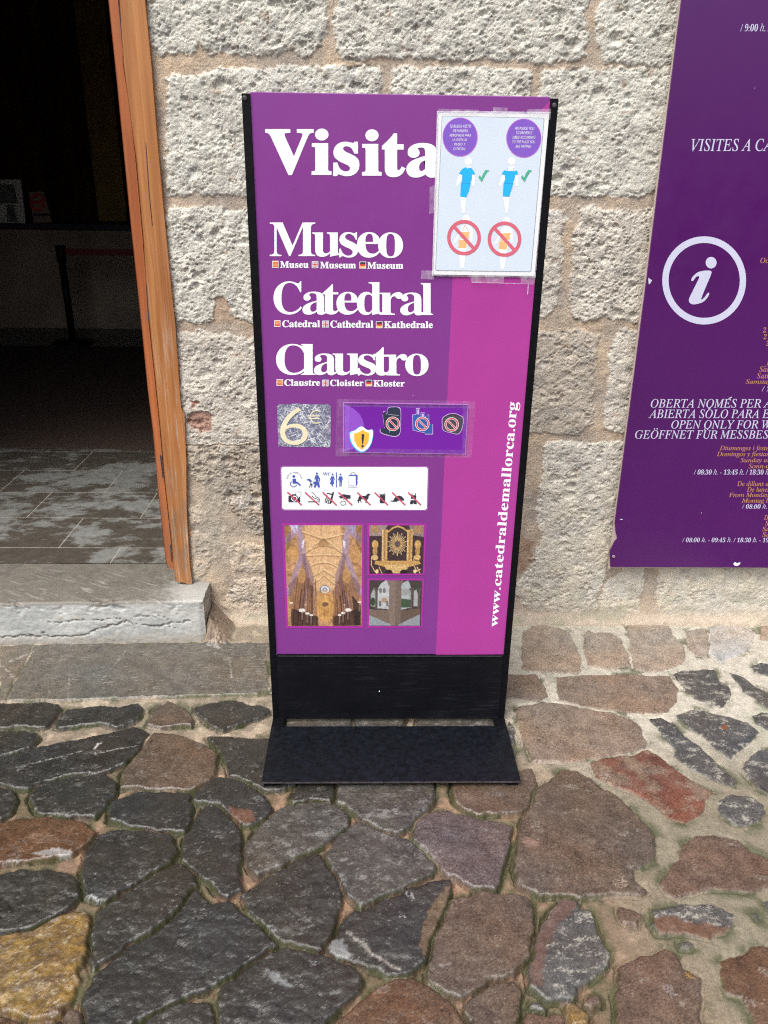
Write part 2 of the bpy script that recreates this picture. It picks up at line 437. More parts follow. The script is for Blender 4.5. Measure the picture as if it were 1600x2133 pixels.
# view, outline, colour key, relief
STONES = [
('1','0 120 185 115 150 190 80 300 35 418 0 425','S',.15),
('1','195 116 560 110 1200 104 1490 104 1510 340 1430 378 1150 385 830 398 620 405 300 415 45 415 90 300 160 190','s',.15),
('1','-220 128 -10 121 -10 425 -240 430','s',.15),
('1','0 445 180 438 320 440 335 460 290 520 245 568 120 560 0 568 -120 560 -110 460','d',.7),
('1','345 500 380 470 560 455 690 455 760 445 785 465 770 515 690 560 640 565 560 540 430 555 330 570 318 550','d',.6),
('1','850 470 935 425 975 445 1035 475 1062 510 1065 555 990 552 900 565 820 550 855 510','b',.6),
('1','1095 460 1180 435 1310 420 1390 455 1440 450 1490 470 1490 485 1420 520 1310 555 1230 585 1160 545 1110 500 1080 475','d',.7),
('1','0 595 120 592 195 605 205 630 160 680 130 700 0 730 -150 740 -140 610','d',1),
('1','-60 760 0 745 180 690 330 655 480 635 600 610 730 575 790 580 820 600 810 640 770 690 690 770 570 815 460 830 330 845 240 870 160 905 60 905 0 880 -80 860','D',1),
('1','830 610 960 605 1080 650 1195 705 1195 800 1170 850 1080 900 960 920 830 905 680 895 680 820 740 760 790 680','b',.8),
('1','1165 620 1250 620 1500 640 1640 640 1640 880 1560 910 1455 910 1380 870 1290 840 1250 740 1210 690','d',.8),
('1','210 900 350 860 460 835 580 840 640 880 640 930 580 1010 520 1060 400 1055 240 1055 160 960','d',1),
('1','-80 900 0 905 60 925 80 980 60 1040 0 1075 -90 1080','d',1),
('1','620 980 760 935 880 925 1050 935 1060 980 1050 1080 1040 1150 940 1145 720 1110 610 1080','D',.9),
('1','1190 850 1290 855 1380 890 1430 930 1505 1010 1480 1070 1380 1110 1320 1090 1240 1020 1150 985 1065 975 1100 930','D',1),
('2','1040 105 1090 20 1140 -50 1200 -60 1270 5 1315 40 1330 130 1345 210 1310 270 1335 400 1260 440 1180 380 1080 290 1010 230 1010 190','D',1),
('2','-60 50 0 45 120 10 300 5 480 40 515 90 490 140 400 200 280 225 130 240 0 255 -70 250','u',.9),
('2','490 185 540 110 620 85 800 85 940 100 970 180 930 265 840 310 700 390 580 460 480 440 465 300','D',1),
('2','-60 340 0 330 120 300 280 295 380 320 430 370 435 440 380 500 290 560 240 585 150 620 0 640 -60 640','d',1),
('2','-60 690 0 670 130 640 270 590 410 535 480 535 485 600 470 700 480 760 410 850 420 920 400 1000 340 1090 240 1115 120 1110 30 1070 0 1000 -60 980','o',1.2),
('2','540 540 640 470 740 410 860 310 960 265 1020 265 1070 320 1080 370 1010 470 930 570 840 640 700 690 640 760 520 855 500 780 510 680','d',1),
('2','560 840 690 750 850 640 950 580 1080 400 1110 440 1170 490 1260 470 1310 530 1430 600 1525 700 1520 740 1360 840 1200 925 1050 980 880 1070 720 1150 600 1230 480 1230 470 1000 520 880','D',1),
('2','770 1155 870 1090 1000 1050 1150 1040 1190 1120 1200 1230 750 1230','d',1),
('2','0 1100 110 1140 120 1230 -60 1230','u',1),
('2','370 1080 440 1075 450 1140 400 1200 330 1180','b',.6),
('2','240 1140 330 1130 330 1210 230 1210','b',.6),
('3','40 420 100 330 180 250 280 200 400 175 540 200 590 250 585 310 540 360 440 420 350 480 220 550 90 580 60 560 35 490','g',1),
('3','295 150 330 60 520 60 525 110 495 180 390 180 300 195','d',.7),
('3','550 60 1060 60 1072 150 1040 220 950 310 860 355 790 350 700 290 600 200 540 180','g',.9),
('3','650 295 700 300 830 360 960 410 1020 450 1080 520 1060 580 960 620 880 680 680 770 630 720 560 640 530 580 470 480 560 370','g',.9),
('3','970 350 1000 290 1070 240 1150 235 1280 270 1420 300 1500 320 1495 390 1475 470 1450 580 1420 660 1300 650 1200 590 1140 570 1085 510 1000 440 970 390','p',.9),
('3','10 700 140 620 300 500 400 470 450 490 500 560 555 630 550 760 530 830 510 940 440 1010 320 970 190 940 100 840 40 760','d',1),
('3','490 990 560 880 640 800 760 740 900 690 1000 650 1165 615 1170 680 1100 850 1050 950 1030 1050 930 1140 830 1130 700 1080 600 1060 520 1030','d',1),
('3','1180 740 1320 690 1600 710 1610 720 1620 900 1600 1060 1540 1100 1480 1170 1380 1180 1260 1280 1160 1240 1050 1190 1060 1020 1110 890','b',.8),
('3','1270 1290 1390 1190 1500 1170 1560 1240 1550 1400 1500 1480 1300 1480 1240 1350','b',.7),
('3','500 1500 530 1421 640 1330 740 1240 850 1175 960 1165 1050 1220 1150 1290 1230 1380 1240 1430 1220 1500','u',.8),
('3','-100 1210 0 1120 80 1060 180 1010 260 1000 420 1040 480 1060 600 1090 660 1150 650 1240 560 1310 480 1400 420 1500 -110 1500 -125 1290','d',1.1),
('4','235 90 330 55 450 70 500 110 540 180 565 260 550 325 350 320 230 305','B',.3),
('4','580 110 600 80 640 105 720 95 780 130 820 210 840 290 700 300 600 280 570 160','B',.3),
('4','820 60 870 50 960 60 1050 60 1080 120 1140 180 1140 260 1080 290 980 320 860 310 830 200','B',.3),
('4','1140 90 1250 75 1270 130 1275 240 1200 225 1150 180','B',.25),
('4','1275 62 1380 50 1500 70 1530 110 1500 190 1420 230 1330 260 1280 220','w',.2),
('4','1560 55 1800 50 1800 150 1555 140','B',.2),
('4','1075 330 1130 310 1300 305 1325 360 1390 400 1400 450 1340 520 1270 490 1180 460 1110 380','k',.25),
('4','1390 320 1440 330 1520 390 1600 430 1720 500 1600 520 1540 480 1470 430','k',.25),
('4','1510 290 1560 265 1600 270 1760 300 1740 380 1600 335 1520 320','k',.25),
('4','150 330 310 330 360 400 375 450 340 480 200 470 140 470','c',.3),
('4','420 350 560 335 800 330 1050 340 1100 400 1090 480 1050 540 900 550 700 530 560 510 440 470','c',.3),
('4','205 510 350 480 500 500 700 540 850 580 890 620 930 720 910 745 760 780 600 805 440 820 300 810 250 720 210 600','c',.35),
('4','935 580 1010 570 1080 610 1150 680 1220 730 1300 810 1370 870 1430 930 1410 960 1300 920 1180 860 1090 790 1080 740 1000 650','k',.3),
('4','1090 560 1200 520 1290 545 1400 570 1490 600 1550 650 1500 720 1430 760 1390 805 1310 740 1220 660 1140 610','k',.3),
('4','1510 560 1570 545 1600 550 1760 580 1760 660 1600 640 1530 600','k',.3),
('4','610 820 700 795 850 775 935 750 1000 790 1100 870 1200 930 1300 990 1250 1040 1240 1100 1180 1130 1130 1160 1040 1120 960 1060 880 1000 760 960 640 900','r',.4),
('4','1460 850 1530 760 1600 745 1780 760 1780 1010 1600 1000 1540 960 1480 900','k',.4),
('4','1315 1040 1400 1000 1510 1010 1570 1050 1590 1100 1560 1150 1480 1180 1390 1160 1330 1100','k',.4),
('4','-150 965 -150 880 205 870 285 850 312 930 300 1010 255 1080 170 1095 0 1100 -60 1085 -130 1030','b',.5),
('4','250 1120 300 1020 320 960 380 930 450 860 540 870 610 910 690 970 760 1010 830 1060 900 1140 960 1200 978 1270 970 1370 860 1420 850 1470 930 1530 900 1565 760 1550 620 1560 480 1555 340 1540 240 1500 195 1410 205 1310 225 1190','b',.7),
('5','1030 430 1000 370 1050 280 1110 230 1120 160 1200 110 1300 100 1440 130 1500 190 1560 210 1600 240 1760 280 1740 400 1600 400 1500 420 1300 410 1150 430 1080 460','e',.5),
('5','960 520 1150 485 1280 490 1410 540 1400 620 1350 660 1250 680 1150 650 1000 655 950 600','k',.5),
('5','780 500 820 510 870 520 900 550 880 600 800 585 775 540','e',.4),
('5','450 470 520 460 560 520 620 530 640 600 680 700 720 760 700 820 640 890 530 940 520 1000 400 1010 290 940 285 820 310 700 350 600 400 530','k',.6),
('5','780 850 820 810 900 780 980 770 1030 735 1090 760 1140 840 1220 890 1235 1000 1220 1090 1260 1240 800 1240 760 1000','e',.5),
('5','1340 800 1420 780 1520 720 1600 720 1780 740 1780 1240 1560 1240 1500 1100 1440 1020 1350 980','u',.5),
('5','1110 700 1150 685 1185 710 1160 740 1120 735','k',.3),
('5','1510 540 1540 530 1560 590 1530 580','k',.3),
('5','1580 470 1640 455 1690 500 1640 560 1600 540','k',.3),
('5','600 1010 660 1000 660 1040 610 1060 570 1040','e',.3),
('5','490 1040 540 1050 600 1100 590 1140 520 1140','o',.5),
('5','240 1110 330 1090 440 1110 470 1240 240 1240','e',.5),
('5','290 1040 350 1050 370 1090 300 1080','k',.3),
('p','600 1478 732 1476 728 1560 606 1562','g',.3),
('p','742 1474 840 1478 838 1560 738 1558','g',.3),
('p','872 1476 1040 1480 1046 1570 868 1566','g',.3),
('p','1062 1500 1072 1520 1068 1560 1058 1550','k',.3),
('p','1058 1545 1074 1555 1066 1574 1056 1568','k',.3),
('p','548 1350 566 1350 566 1440 562 1440','s',.2),
]
CK = {'d': (.029, .027, .0235), 'D': (.026, .025, .023), 'g': (.054, .050, .044), 'b': (.082, .058, .042), 'B': (.25, .205, .165),
      'c': (.165, .122, .092), 'e': (.094, .060, .042), 'r': (.120, .048, .030), 'o': (.185, .115, .032), 'u': (.083, .045, .025),
      'p': (.080, .060, .056), 's': (.098, .089, .075), 'S': (.122, .104, .083), 'w': (.33, .31, .29), 'k': (.060, .058, .055)}
# colour patches that belong to the stones themselves: view, outline, colour
PATCH = [
('1','1270 1010 1340 1035 1400 1040 1425 1085 1380 1105 1300 1080',(.115, .058, .038)),
('5','950 565 1060 560 1200 600 1390 620 1350 660 1250 680 1150 650 1000 655',(.105, .050, .026)),
('5','400 530 450 470 520 460 540 500 480 560 420 620 380 720 350 800 340 950 290 940 285 820 310 700 350 600',(.095, .055, .042)),
('3','1040 800 1170 640 1160 720 1060 940 1020 1060 1000 980',(.11, .075, .045)),
('4','750 825 800 825 820 860 780 865',(.10, .09, .09)),
('4','905 850 950 850 980 890 920 890',(.09, .085, .085)),
('4','660 890 720 885 725 910 680 915',(.30, .25, .22)),
('4','275 535 305 535 315 560 285 570',(.05, .05, .06)),
('4','770 600 830 605 800 625',(.07, .07, .08)),
('3','1065 420 1110 390 1140 400 1100 440',(.03, .03, .035)),
('5','1140 870 1200 865 1195 900 1150 895',(.45, .27, .05)),
('5','1000 950 1060 940 1110 1000 1060 1005',(.22, .21, .21)),
('5','230 130 270 110 330 150 310 180 250 170',(.17, .11, .085)),
('5','735 365 800 335 830 390 770 405',(.34, .26, .19)),
('1','33 212 188 153 190 157 60 212',(.6, .58, .54)), ('1','0 228 12 226 88 300 82 304',(.5, .48, .45)), ('1','0 290 80 296 80 300 0 295',(.4, .38, .36)),
('1','372 412 386 270 389 270 380 412',(.33, .31, .29)), ('1','560 310 700 145 702 148 570 312',(.30, .28, .26)),
('1','1285 300 1270 180 1276 180 1292 298',(.42, .42, .42)), 
('1','165 778 460 708 460 713 170 784',(.38, .37, .35)), ('1','515 724 760 672 760 677 520 730',(.42, .41, .39)), ('1','520 692 545 665 568 664 548 672 526 696',(.5, .48, .46)),
('2','185 205 290 180 395 190 390 220 230 222',(.25, .24, .23)), ('2','0 255 120 238 150 265 20 285',(.25, .24, .22)),
('2','470 440 520 430 560 465 480 475',(.30, .32, .34)), ('2','370 425 430 430 430 445 385 445',(.26, .27, .28)),
('3','500 960 560 960 630 1050 540 1050 495 1000',(.165, .17, .17)), ('3','915 690 950 680 970 720 950 740',(.42, .41, .40)),
('3','880 800 915 810 925 835 885 835',(.36, .36, .36)), ('3','150 870 210 890 195 915 160 905',(.16, .165, .17)), ('3','140 1135 200 1145 290 1220 250 1210 160 1175',(.15, .155, .16)),
('3','390 1075 440 1080 430 1100 390 1105',(.3, .31, .32)), ('3','600 910 740 1030 880 1110 880 1118 730 1040 595 915',(.24, .22, .2)),
]
def gpoly(view, s):
    p = tr(view, s)
    return atz(p[:, 0], p[:, 1], 0.)[:, :2]
gp = [gpoly(v, s) for v, s, k, r in STONES]
gx = axis(-9, -1.45, 1.5, 9, .0026)
gy = axis(-9, -1.0, .60, .64, .0026)
X, Y = np.meshgrid(gx, gy)
wx = X + fbm(X * 22, Y * 22, 3, 3) * .008 + fbm(X * 70, Y * 70, 3, 5) * .0026
wy = Y + fbm(X * 22, Y * 22, 3, 8) * .008 + fbm(X * 70, Y * 70, 3, 9) * .0026
D, I, D2 = sdf_set(wx, wy, gp, .05, True)
jw = .0019 + .0018 * fbm(X * 30, Y * 30, 2, 91)
J = (D - D2) * .5 - jw                                   # a joint stays open where two stones nearly meet
D = D + .0052 * (1 - sstep(.15, .5, X + .2 * Y)) * (1 - .6 * sstep(.02, .2, Y)) + .001
D = np.where(D2 > -.049, np.minimum(D, J), D)
# outside the traced part the paving goes on with irregular stones
f1, f2, cid = worley(wx * 5.2, wy * 5.6, 4)
px_lo = np.array([atz(-60, 2180, 0.), atz(1700, 2180, 0.), atz(1740, 1300, 0.), atz(-90, 1340, 0.)])[:, :2]
outp = ~inside(X, Y, px_lo)
free = outp & (I < 0) & ~((Y > .38) & (X > -2.2) & (X < 1.7))
D = np.where(free, (f2 - f1) * .09 - .012, D)
out_stone = free & (D > 0)
ck = np.array([CK[k] for v, s, k, r in STONES] + [CK['d']])
rel = np.array([r for *_, r in STONES] + [.8])
cbase = ck[I]
rels = rel[I]
pal = np.array([CK['d'], CK['D'], CK['g'], CK['b'], CK['d'], CK['e'], CK['u'], CK['D']])
cbase = np.where(out_stone[..., None], pal[cid % 8], cbase)
rels = np.where(out_stone, .8, rels)
stone = sstep(-.0015, .0025, D)
lev = sstep(.12, .5, X + .25 * Y)                      # joints flush on the right, deep on the left
near_wall = sstep(.02, .16, Y)
deep = (1 - lev) * (1 - .85 * near_wall)
n_lo = fbm(X * 7, Y * 7, 3, 21); n_mid = fbm(X * 34, Y * 34, 4, 22); n_hi = fbm(X * 120, Y * 120, 3, 23); n_fine = fbm(X * 330, Y * 330, 2, 24)
mort_h = -.0022 - deep * .0058 + n_mid * .0026 * (.5 + deep) + n_hi * .0014 + n_fine * .0008
gap = deep * sstep(.0012, -.0008, D) * sstep(-.0078, -.0042, D) * sstep(-.55, -.12, fbm(X * 8, Y * 8, 2, 60))
mort_h = mort_h - gap * .015
crack_r = sstep(.0005, -.001, D) * sstep(-.0065, -.004, D) * lev * sstep(.0, .2, fbm(X * 8, Y * 8, 2, 62))
mort_h = mort_h - crack_r * .005
t = np.clip(D / .0085, 0, 1)
dome = 1 - (1 - t) ** 2.2
t2 = np.clip(D / .06, 0, 1)
q1 = fbm(wx * 11 + I * 3.1, wy * 15 + I, 3, 31)
facets = q1 + .6 * np.abs(fbm(wx * 24 + I * 1.7, wy * 30, 2, 33)) - .5 * sstep(.015, .0, np.abs(q1 - .06)) * .35
Hs = (-.005 - deep * .005) + (.005 + deep * .005) * np.minimum(1, dome * 1.02) + rels * (t2 * .0022 + facets * .0050 + n_mid * .0019 + n_hi * .0010 + n_fine * .0006)
Hs = np.where(rels < .2, n_mid * .0010 + n_hi * .0006, Hs)
H = mort_h * (1 - stone) + Hs * stone
H = H + n_lo * .002
bx_ = (X + .607 + .012 * n_mid) / .085
brk = np.clip(1 - bx_, 0, 1) * (X > -.66) * sstep(.400, .475, Y + .02 * n_mid + .035 * np.clip(bx_, 0, 1)) * sstep(-.622, -.600, X)          # broken lump beside the step
H = H + brk * (.082 + .030 * n_mid + .008 * n_hi)
H = np.where((np.abs(X) < .36) & (Y > -.29) & (Y < .03), np.minimum(H, .001), H)
# colours
mw = sstep(.15, .55, X + .2 * Y)
up = sstep(-.35, .1, Y)
mL = np.array((.23, .145, .09)); mRl = np.array((.175, .152, .108)); mRu = np.array((.41, .38, .315)); mLu = np.array((.33, .275, .205))
mort = (mL * (1 - up[..., None]) + mLu * up[..., None]) * (1 - mw[..., None]) + (mRl * (1 - up[..., None]) + mRu * up[..., None]) * mw[..., None]
mort = mort * (1 + .35 * n_mid + .25 * n_hi)[..., None]
tanp = sstep(.02, .25, fbm(X * 16, Y * 16, 2, 44))
mort = mort * (1 - .35 * (1 - tanp) * (1 - mw))[..., None] 
moss = sstep(-.08, .16, fbm(X * 11, Y * 11, 4, 45) + .25 * n_hi + .12 - .12 * up - .14 * mw) * sstep(-.03, .0, D) 
mort = mort * (1 - .85 * moss[..., None]) + np.array((.036, .044, .012)) * (.85 * moss)[..., None]
greenish = sstep(.05, .4, fbm(X * 6, Y * 6, 3, 47)) * mw * up * .5
mort = mort * (1 - greenish[..., None]) + np.array((.29, .31, .23)) * greenish[..., None]
gr2 = fbm(X * 190 + Y * 60, Y * 330 - X * 60, 3, 66)
grainy = np.array([{'b': 1., 'c': 1., 'e': 1., 'B': .8, 'u': .9, 'p': 1.1, 'r': .9}.get(k[2], .45) for k in STONES] + [.4])[I]
var = 1 + .42 * fbm(X * 15, Y * 15, 5, 51, .62) + .36 * n_mid + .36 * n_hi + .30 * n_fine + grainy * .85 * gr2
sc = cbase * np.clip(var, .35, 2)[..., None]
hue = fbm(X * 5, Y * 5, 2, 53)
sc = sc * np.stack([1 + .18 * hue, 1 + .02 * hue, 1 - .14 * hue], -1)
oc = (I >= 0) & (np.array([s[2] == 'o' for s in STONES] + [False])[I])
ou = X * .75 + Y * .66; ov = Y * .75 - X * .66
ocd = sstep(-.25, .22, fbm(ou * 26, ov * 44, 6, 71, .72))
sc = np.where(oc[..., None], sc * (1 - .80 * ocd[..., None]) + np.array((.085, .055, .035)) * np.clip(1 + .8 * n_hi, .3, 2)[..., None] * (.80 * ocd)[..., None], sc)
ocw = sstep(.20, .42, fbm(ou * 34, ov * 90, 5, 72, .7)) * .8
sc = np.where(oc[..., None], sc * (1 - ocw[..., None]) + np.array((.36, .31, .21)) * ocw[..., None], sc)
wornk = np.array([s[2] in 'kwg' for s in STONES] + [False])[I]
white = sstep(.30, .36, fbm(X * 13, Y * 24, 5, 61, .62)) * .75
smr = fbm(X * 20, Y * 34, 6, 63, .74) + .35 * gr2 + .2 * n_mid
white = np.where(wornk, np.maximum(white * .6, sstep(.05, .42, smr) * .78 * np.where(X > .3, 1, .5)), white * .45 * sstep(-.3, .3, gr2))
sc = sc * (1 - white[..., None]) + np.where((X > .3)[..., None], np.array((.36, .34, .295)), np.array((.25, .245, .235))) * white[..., None]
gr_ = fbm(X * 150 + Y * 60, Y * 260 - X * 40, 3, 65)
speck = sstep(.40, .58, gr_) * .5 * sstep(-.1, .3, n_lo + .5 * n_mid)
sc = sc * (1 - speck[..., None]) + np.array((.36, .34, .31)) * speck[..., None]
vein = np.abs(fbm(X * 9 + I * 2.3, Y * 13 + I, 4, 84, .55))
vk = sstep(.012, .003, vein) * sstep(0, .25, fbm(X * 5, Y * 5, 2, 85)) * sstep(-.3, .2, gr2) * .5
sc = sc * (1 - vk[..., None]) + np.array((.20, .185, .165)) * vk[..., None]
ck_ = sstep(.010, .002, np.abs(fbm(X * 7 - I * 1.3, Y * 8 + I, 4, 87, .55))) * sstep(.02, .2, fbm(X * 6, Y * 6, 2, 88)) * .6
sc = sc * (1 - ck_[..., None])
rc = (I >= 0) & (np.array([q[2] == 'r' for q in STONES] + [False])[I])
rcd = (rc * sstep(-.10, .25, fbm(X * 13, Y * 17, 4, 76) + .2 * gr2) * .72)[..., None]
sc = sc * (1 - rcd) + np.array((.165, .125, .09)) * np.clip(var, .4, 2)[..., None] * rcd
for v, s, c in PATCH:
    d, _ = sdf_set(*((wx, wy) if s.count(' ') >= 8 else (X + .0008 * n_hi, Y + .0008 * n_hi)), [gpoly(v, s)], .02)
    a = sstep(-.004, .003, d + .006 * n_hi)[..., None] * .85
    if s.count(' ') < 8: a = (sstep(-.0018, .0006, d) * sstep(-.15, .3, gr2 + .5 * n_hi))[..., None] * .6
    sc = sc * (1 - a) + np.array(c) * (1 + .3 * n_mid + .3 * n_hi)[..., None] * a
edge_moss = sstep(.006, .0, D) * moss * .6
sc = sc * (1 - edge_moss[..., None]) + np.array((.07, .08, .03)) * edge_moss[..., None]
slabk = (rels < .2) & (I >= 0)
stk = sstep(.06, .40, fbm(X * 26, Y * 170, 5, 81, .7)) * .5 * sstep(-.35, .25, fbm(X * 6, Y * 12, 3, 82) + .6 * sstep(-.75, -.35, X) - .1)
sc = np.where(slabk[..., None], sc * (1 - stk[..., None]) + np.array((.30, .29, .27)) * stk[..., None], sc)
GC = mort * (1 - stone[..., None]) + sc * stone[..., None]
bk = sstep(.03, .22, brk)[..., None]
GC = GC * (1 - bk) + np.array((.22, .165, .12)) * np.clip(1 + .5 * n_mid + .5 * n_hi + .3 * n_fine, .3, 2)[..., None] * bk
GC = np.clip(GC, .008, .8)
rough = np.where(stone > .5, .20 + .16 * n_mid + .10 * n_hi + .22 * n_lo + .26 * lev, .75)
rough = np.clip(rough, .13, .95)
GCA = np.concatenate([GC, rough[..., None]], -1)
ground = grid_mesh('cobbled_pavement', np.stack([X, Y, H], -1), M_GROUND, GCA)
tag(ground, kind='structure')
def ground_h(x, y):
    return float(H[np.abs(gy - y).argmin(), np.abs(gx - x).argmin()])
del D, I, wx, wy, f1, f2, cid, sc, mort, GC, GCA

# ------------------------------------------------------------------ stone wall with the doorway
YW = .568                                                # mortar plane
def wp(s):
    n = [float(x) for x in s.split()]
    p = np.array(n).reshape(-1, 2)
    q = at(p[:, 0], p[:, 1], .552)
    return q[:, [0, 2]]
BLOCKS = [  # outline in photo pixels, tint, roughness of the face
('300 -60 300 60 318 108 330 122 353 112 375 108 400 115 409 106 412 91 428 111 444 105 475 108 506 116 531 116 569 114 600 105 625 116 647 119 656 109 672 91 680 69 683 41 681 9 684 -60', 'a', 1.),
('702 -60 702 0 695 28 697 53 698 81 700 103 706 120 737 122 785 123 815 121 858 121 904 125 930 123 964 127 998 121 1036 123 1074 123 1113 130 1159 127 1202 127 1221 115 1227 93 1223 51 1221 34 1230 0 1232 -60', 'a', 1.),
('1253 -60 1253 0 1240 25 1242 55 1240 85 1255 110 1261 132 1312 136 1355 134 1402 138 1480 137 1480 -60', 'a', 1.),
('1495 -60 1495 137 1760 138 1760 -60', 'a', 1.),
('347 161 375 153 425 153 456 141 500 141 537 139 581 137 619 134 662 137 706 134 744 134 790 136 796 166 794 195 792 300 790 410 650 414 513 414 478 409 451 409 433 406 407 405 383 409 372 411 349 414 343 350 346 260 345 200', 'a', .9),
('817 136 866 136 930 138 990 136 1057 142 1108 145 1108 200 1105 400 820 405 812 250', 'a', .95),
('1128 147 1185 142 1236 140 1291 140 1355 140 1397 140 1500 141 1500 405 1430 404 1370 395 1348 406 1324 412 1299 412 1251 407 1236 412 1212 409 1177 412 1153 409 1125 408 1122 250', 'a', .8),
('1515 141 1760 143 1760 405 1515 405', 'a', .8),
('349 432 372 432 407 430 451 430 478 435 514 438 690 438 695 680 600 682 526 677 504 669 483 658 477 637 467 624 456 617 447 627 447 653 441 671 425 675 407 677 386 671 364 671 352 629 345 564 344 524 338 459', 'a', 1.),
('705 438 1095 436 1090 680 710 680', 'a', 1.),
('1110 437 1146 436 1177 437 1185 451 1174 473 1170 497 1176 519 1173 551 1171 587 1163 614 1156 643 1138 663 1124 668 1105 668', 'b', .7),
('1207 429 1233 429 1260 436 1287 440 1324 436 1363 437 1480 438 1480 668 1400 668 1331 672 1299 667 1270 663 1246 665 1226 670 1202 670 1192 658 1186 624 1192 575 1192 526 1194 485 1204 465', 'b', 1.1),
('1500 438 1760 438 1760 668 1500 668', 'b', 1.),
('366 694 407 692 446 691 478 695 504 703 527 706 720 705 725 915 545 923 400 926 384 925 375 879 366 840 366 787 358 721', 'b', .8),
('735 705 1080 700 1080 915 740 918', 'b', .9),
('1095 694 1120 692 1153 692 1197 687 1226 691 1248 697 1248 721 1243 746 1238 782 1240 819 1238 855 1236 887 1223 892 1213 910 1180 907 1148 906 1105 904 1090 905', 'c', .7),
('1280 692 1299 685 1331 687 1480 690 1480 905 1400 904 1297 901 1264 899 1258 882 1260 855 1268 794 1270 733 1282 707', 'b', .7),
('1500 690 1760 690 1760 905 1500 905', 'b', .8),
('386 929 545 928 720 928 722 1130 560 1130 530 1110 500 1085 480 1060 460 1040 440 1020 415 1008 395 990 382 960', 'e', 1.25),
('388 1060 425 1053 434 1080 430 1092 395 1097', 'f', .5),
('390 1108 430 1112 440 1130 436 1190 415 1212 395 1215', 'f', .6),
('470 1142 500 1130 560 1140 720 1135 725 1200 560 1200 500 1195 480 1188', 'f', .7),
('490 1208 560 1206 725 1206 730 1305 570 1322 545 1325 520 1310 480 1285 462 1262 478 1230', 'f', .8),
('419 1262 440 1254 447 1290 436 1325 424 1335 417 1300', 'h', 1.1),
('735 935 1075 925 1070 1130 740 1135', 'b', .9),
('740 1150 1058 1145 1055 1270 745 1280', 'd', .8),
('1133 925 1169 918 1213 920 1234 923 1277 918 1297 923 1480 925 1480 1155 1300 1150 1268 1160 1266 1183 1256 1222 1245 1248 1243 1279 1169 1279 1105 1273 1072 1240 1077 1214 1100 1192 1111 1173 1120 1140 1131 1119 1120 1093 1118 1054 1126 1011 1133 968', 'd', .75),
('1500 925 1760 925 1760 1155 1500 1155', 'd', .7),
('1264 1214 1285 1200 1299 1180 1341 1172 1344 1225 1334 1253 1332 1281 1285 1283 1250 1281 1252 1246', 'd', .5),
('1374 1172 1480 1170 1760 1168 1760 1285 1600 1283 1495 1283 1390 1283 1368 1274 1369 1225', 'd', .55),
]
WK = {'a': (.61, .60, .53), 'b': (.58, .545, .475), 'c': (.47, .42, .35), 'd': (.60, .575, .505), 'e': (.42, .37, .305), 'f': (.54, .47, .385), 'h': (.20, .135, .085)}
wpoly = [wp(b[0]) for b in BLOCKS]
wk = [WK[b[1]] for b in BLOCKS]; wr = [b[2] for b in BLOCKS]
rows = [(-.1, .08), (.10, .43), (.45, .74), (.757, 1.055), (1.08, 1.36), (1.40, 1.725), (1.745, 2.10), (2.12, 2.47), (2.49, 2.85), (2.87, 3.25), (3.27, 3.6), (3.62, 3.98), (4.0, 4.33), (4.35, 4.7), (4.72, 5.1), (5.12, 5.45), (5.47, 5.85), (5.87, 6.2), (6.22, 6.6)]
for k, (a, b) in enumerate(rows):
    x = -5.6 + .3 * (k % 2)
    while x < 5.3:
        L = random.uniform(.45, .8)
        x1 = x + L
        if not (x < 1.54 and x1 > -.7 and b < 1.97):
            q = x
            if x < 1.54 and b < 1.97 and x1 > 1.54: pass
            if not (a < 1.97 and x < 1.56 and x1 > -.64):
                wpoly.append(np.array([(x, a), (x1 - .016, a), (x1 - .016, b), (x, b)])); wk.append(WK['a' if k > 3 else 'b']); wr.append(.9)
        x = x1
DX0, DX1, DZ = -2.35, -.668, 2.62                         # doorway
xs = axis(-5.5, -.70, 1.50, 5.2, .0024)
zs = axis(-.12, -.02, 1.97, 6.5, .0024)
X, Z = np.meshgrid(xs, zs)
wx = X + fbm(X * 22, Z * 22, 3, 103) * .012 + fbm(X * 70, Z * 70, 4, 105) * .009
wz = Z + fbm(X * 22, Z * 22, 3, 108) * .011 + fbm(X * 70, Z * 70, 4, 109) * .009
D, I = sdf_set(wx, wz, wpoly, .05)
wk = np.array(wk + [WK['a']]); wr = np.array(wr + [1.])
nE = fbm(X * 120, Z * 120, 3, 119)
st = sstep(-.0022, .0035, D + .0048 * nE)
face = 1 - (1 - np.clip(D / .022, 0, 1)) ** 2
R = wr[I]
n1 = fbm(X * 9, Z * 9, 3, 121); n2 = fbm(X * 34, Z * 34, 4, 122); n3 = fbm(X * 95, Z * 95, 3, 123); n4 = fbm(X * 230, Z * 230, 2, 124)
qx = X + n3 * .0050 + n4 * .0022 + n2 * .003; qz = Z + fbm(X * 95, Z * 95, 3, 126) * .0050 + fbm(X * 230, Z * 230, 2, 127) * .0022
def vugs(sx, sz, seed, frac, pw=.6):
    a1, _, c_ = worley(qx * sx, qz * sz, seed)
    r = .22 + .42 * rnd(c_, c_ * 0 + 3, seed) ** 1.5
    on = rnd(c_, c_ * 0 + 11, seed) < frac
    return on * np.clip(1 - a1 / r, 0, 1) ** pw * (.5 + .5 * rnd(c_, c_ * 0 + 17, seed))
area = sstep(-.30, .30, fbm(X * 7, Z * 7, 2, 140))        # some of the face is more pitted
a2 = sstep(-.28, .30, fbm(X * 14, Z * 14, 3, 142)); a3 = sstep(-.2, .25, fbm(X * 24, Z * 20, 3, 144))
v1 = vugs(24, 32, 131, .26, .5); v2 = vugs(48, 60, 133, .34, .5); v3 = vugs(95, 112, 135, .40, .5); v4 = vugs(185, 215, 137, .42)
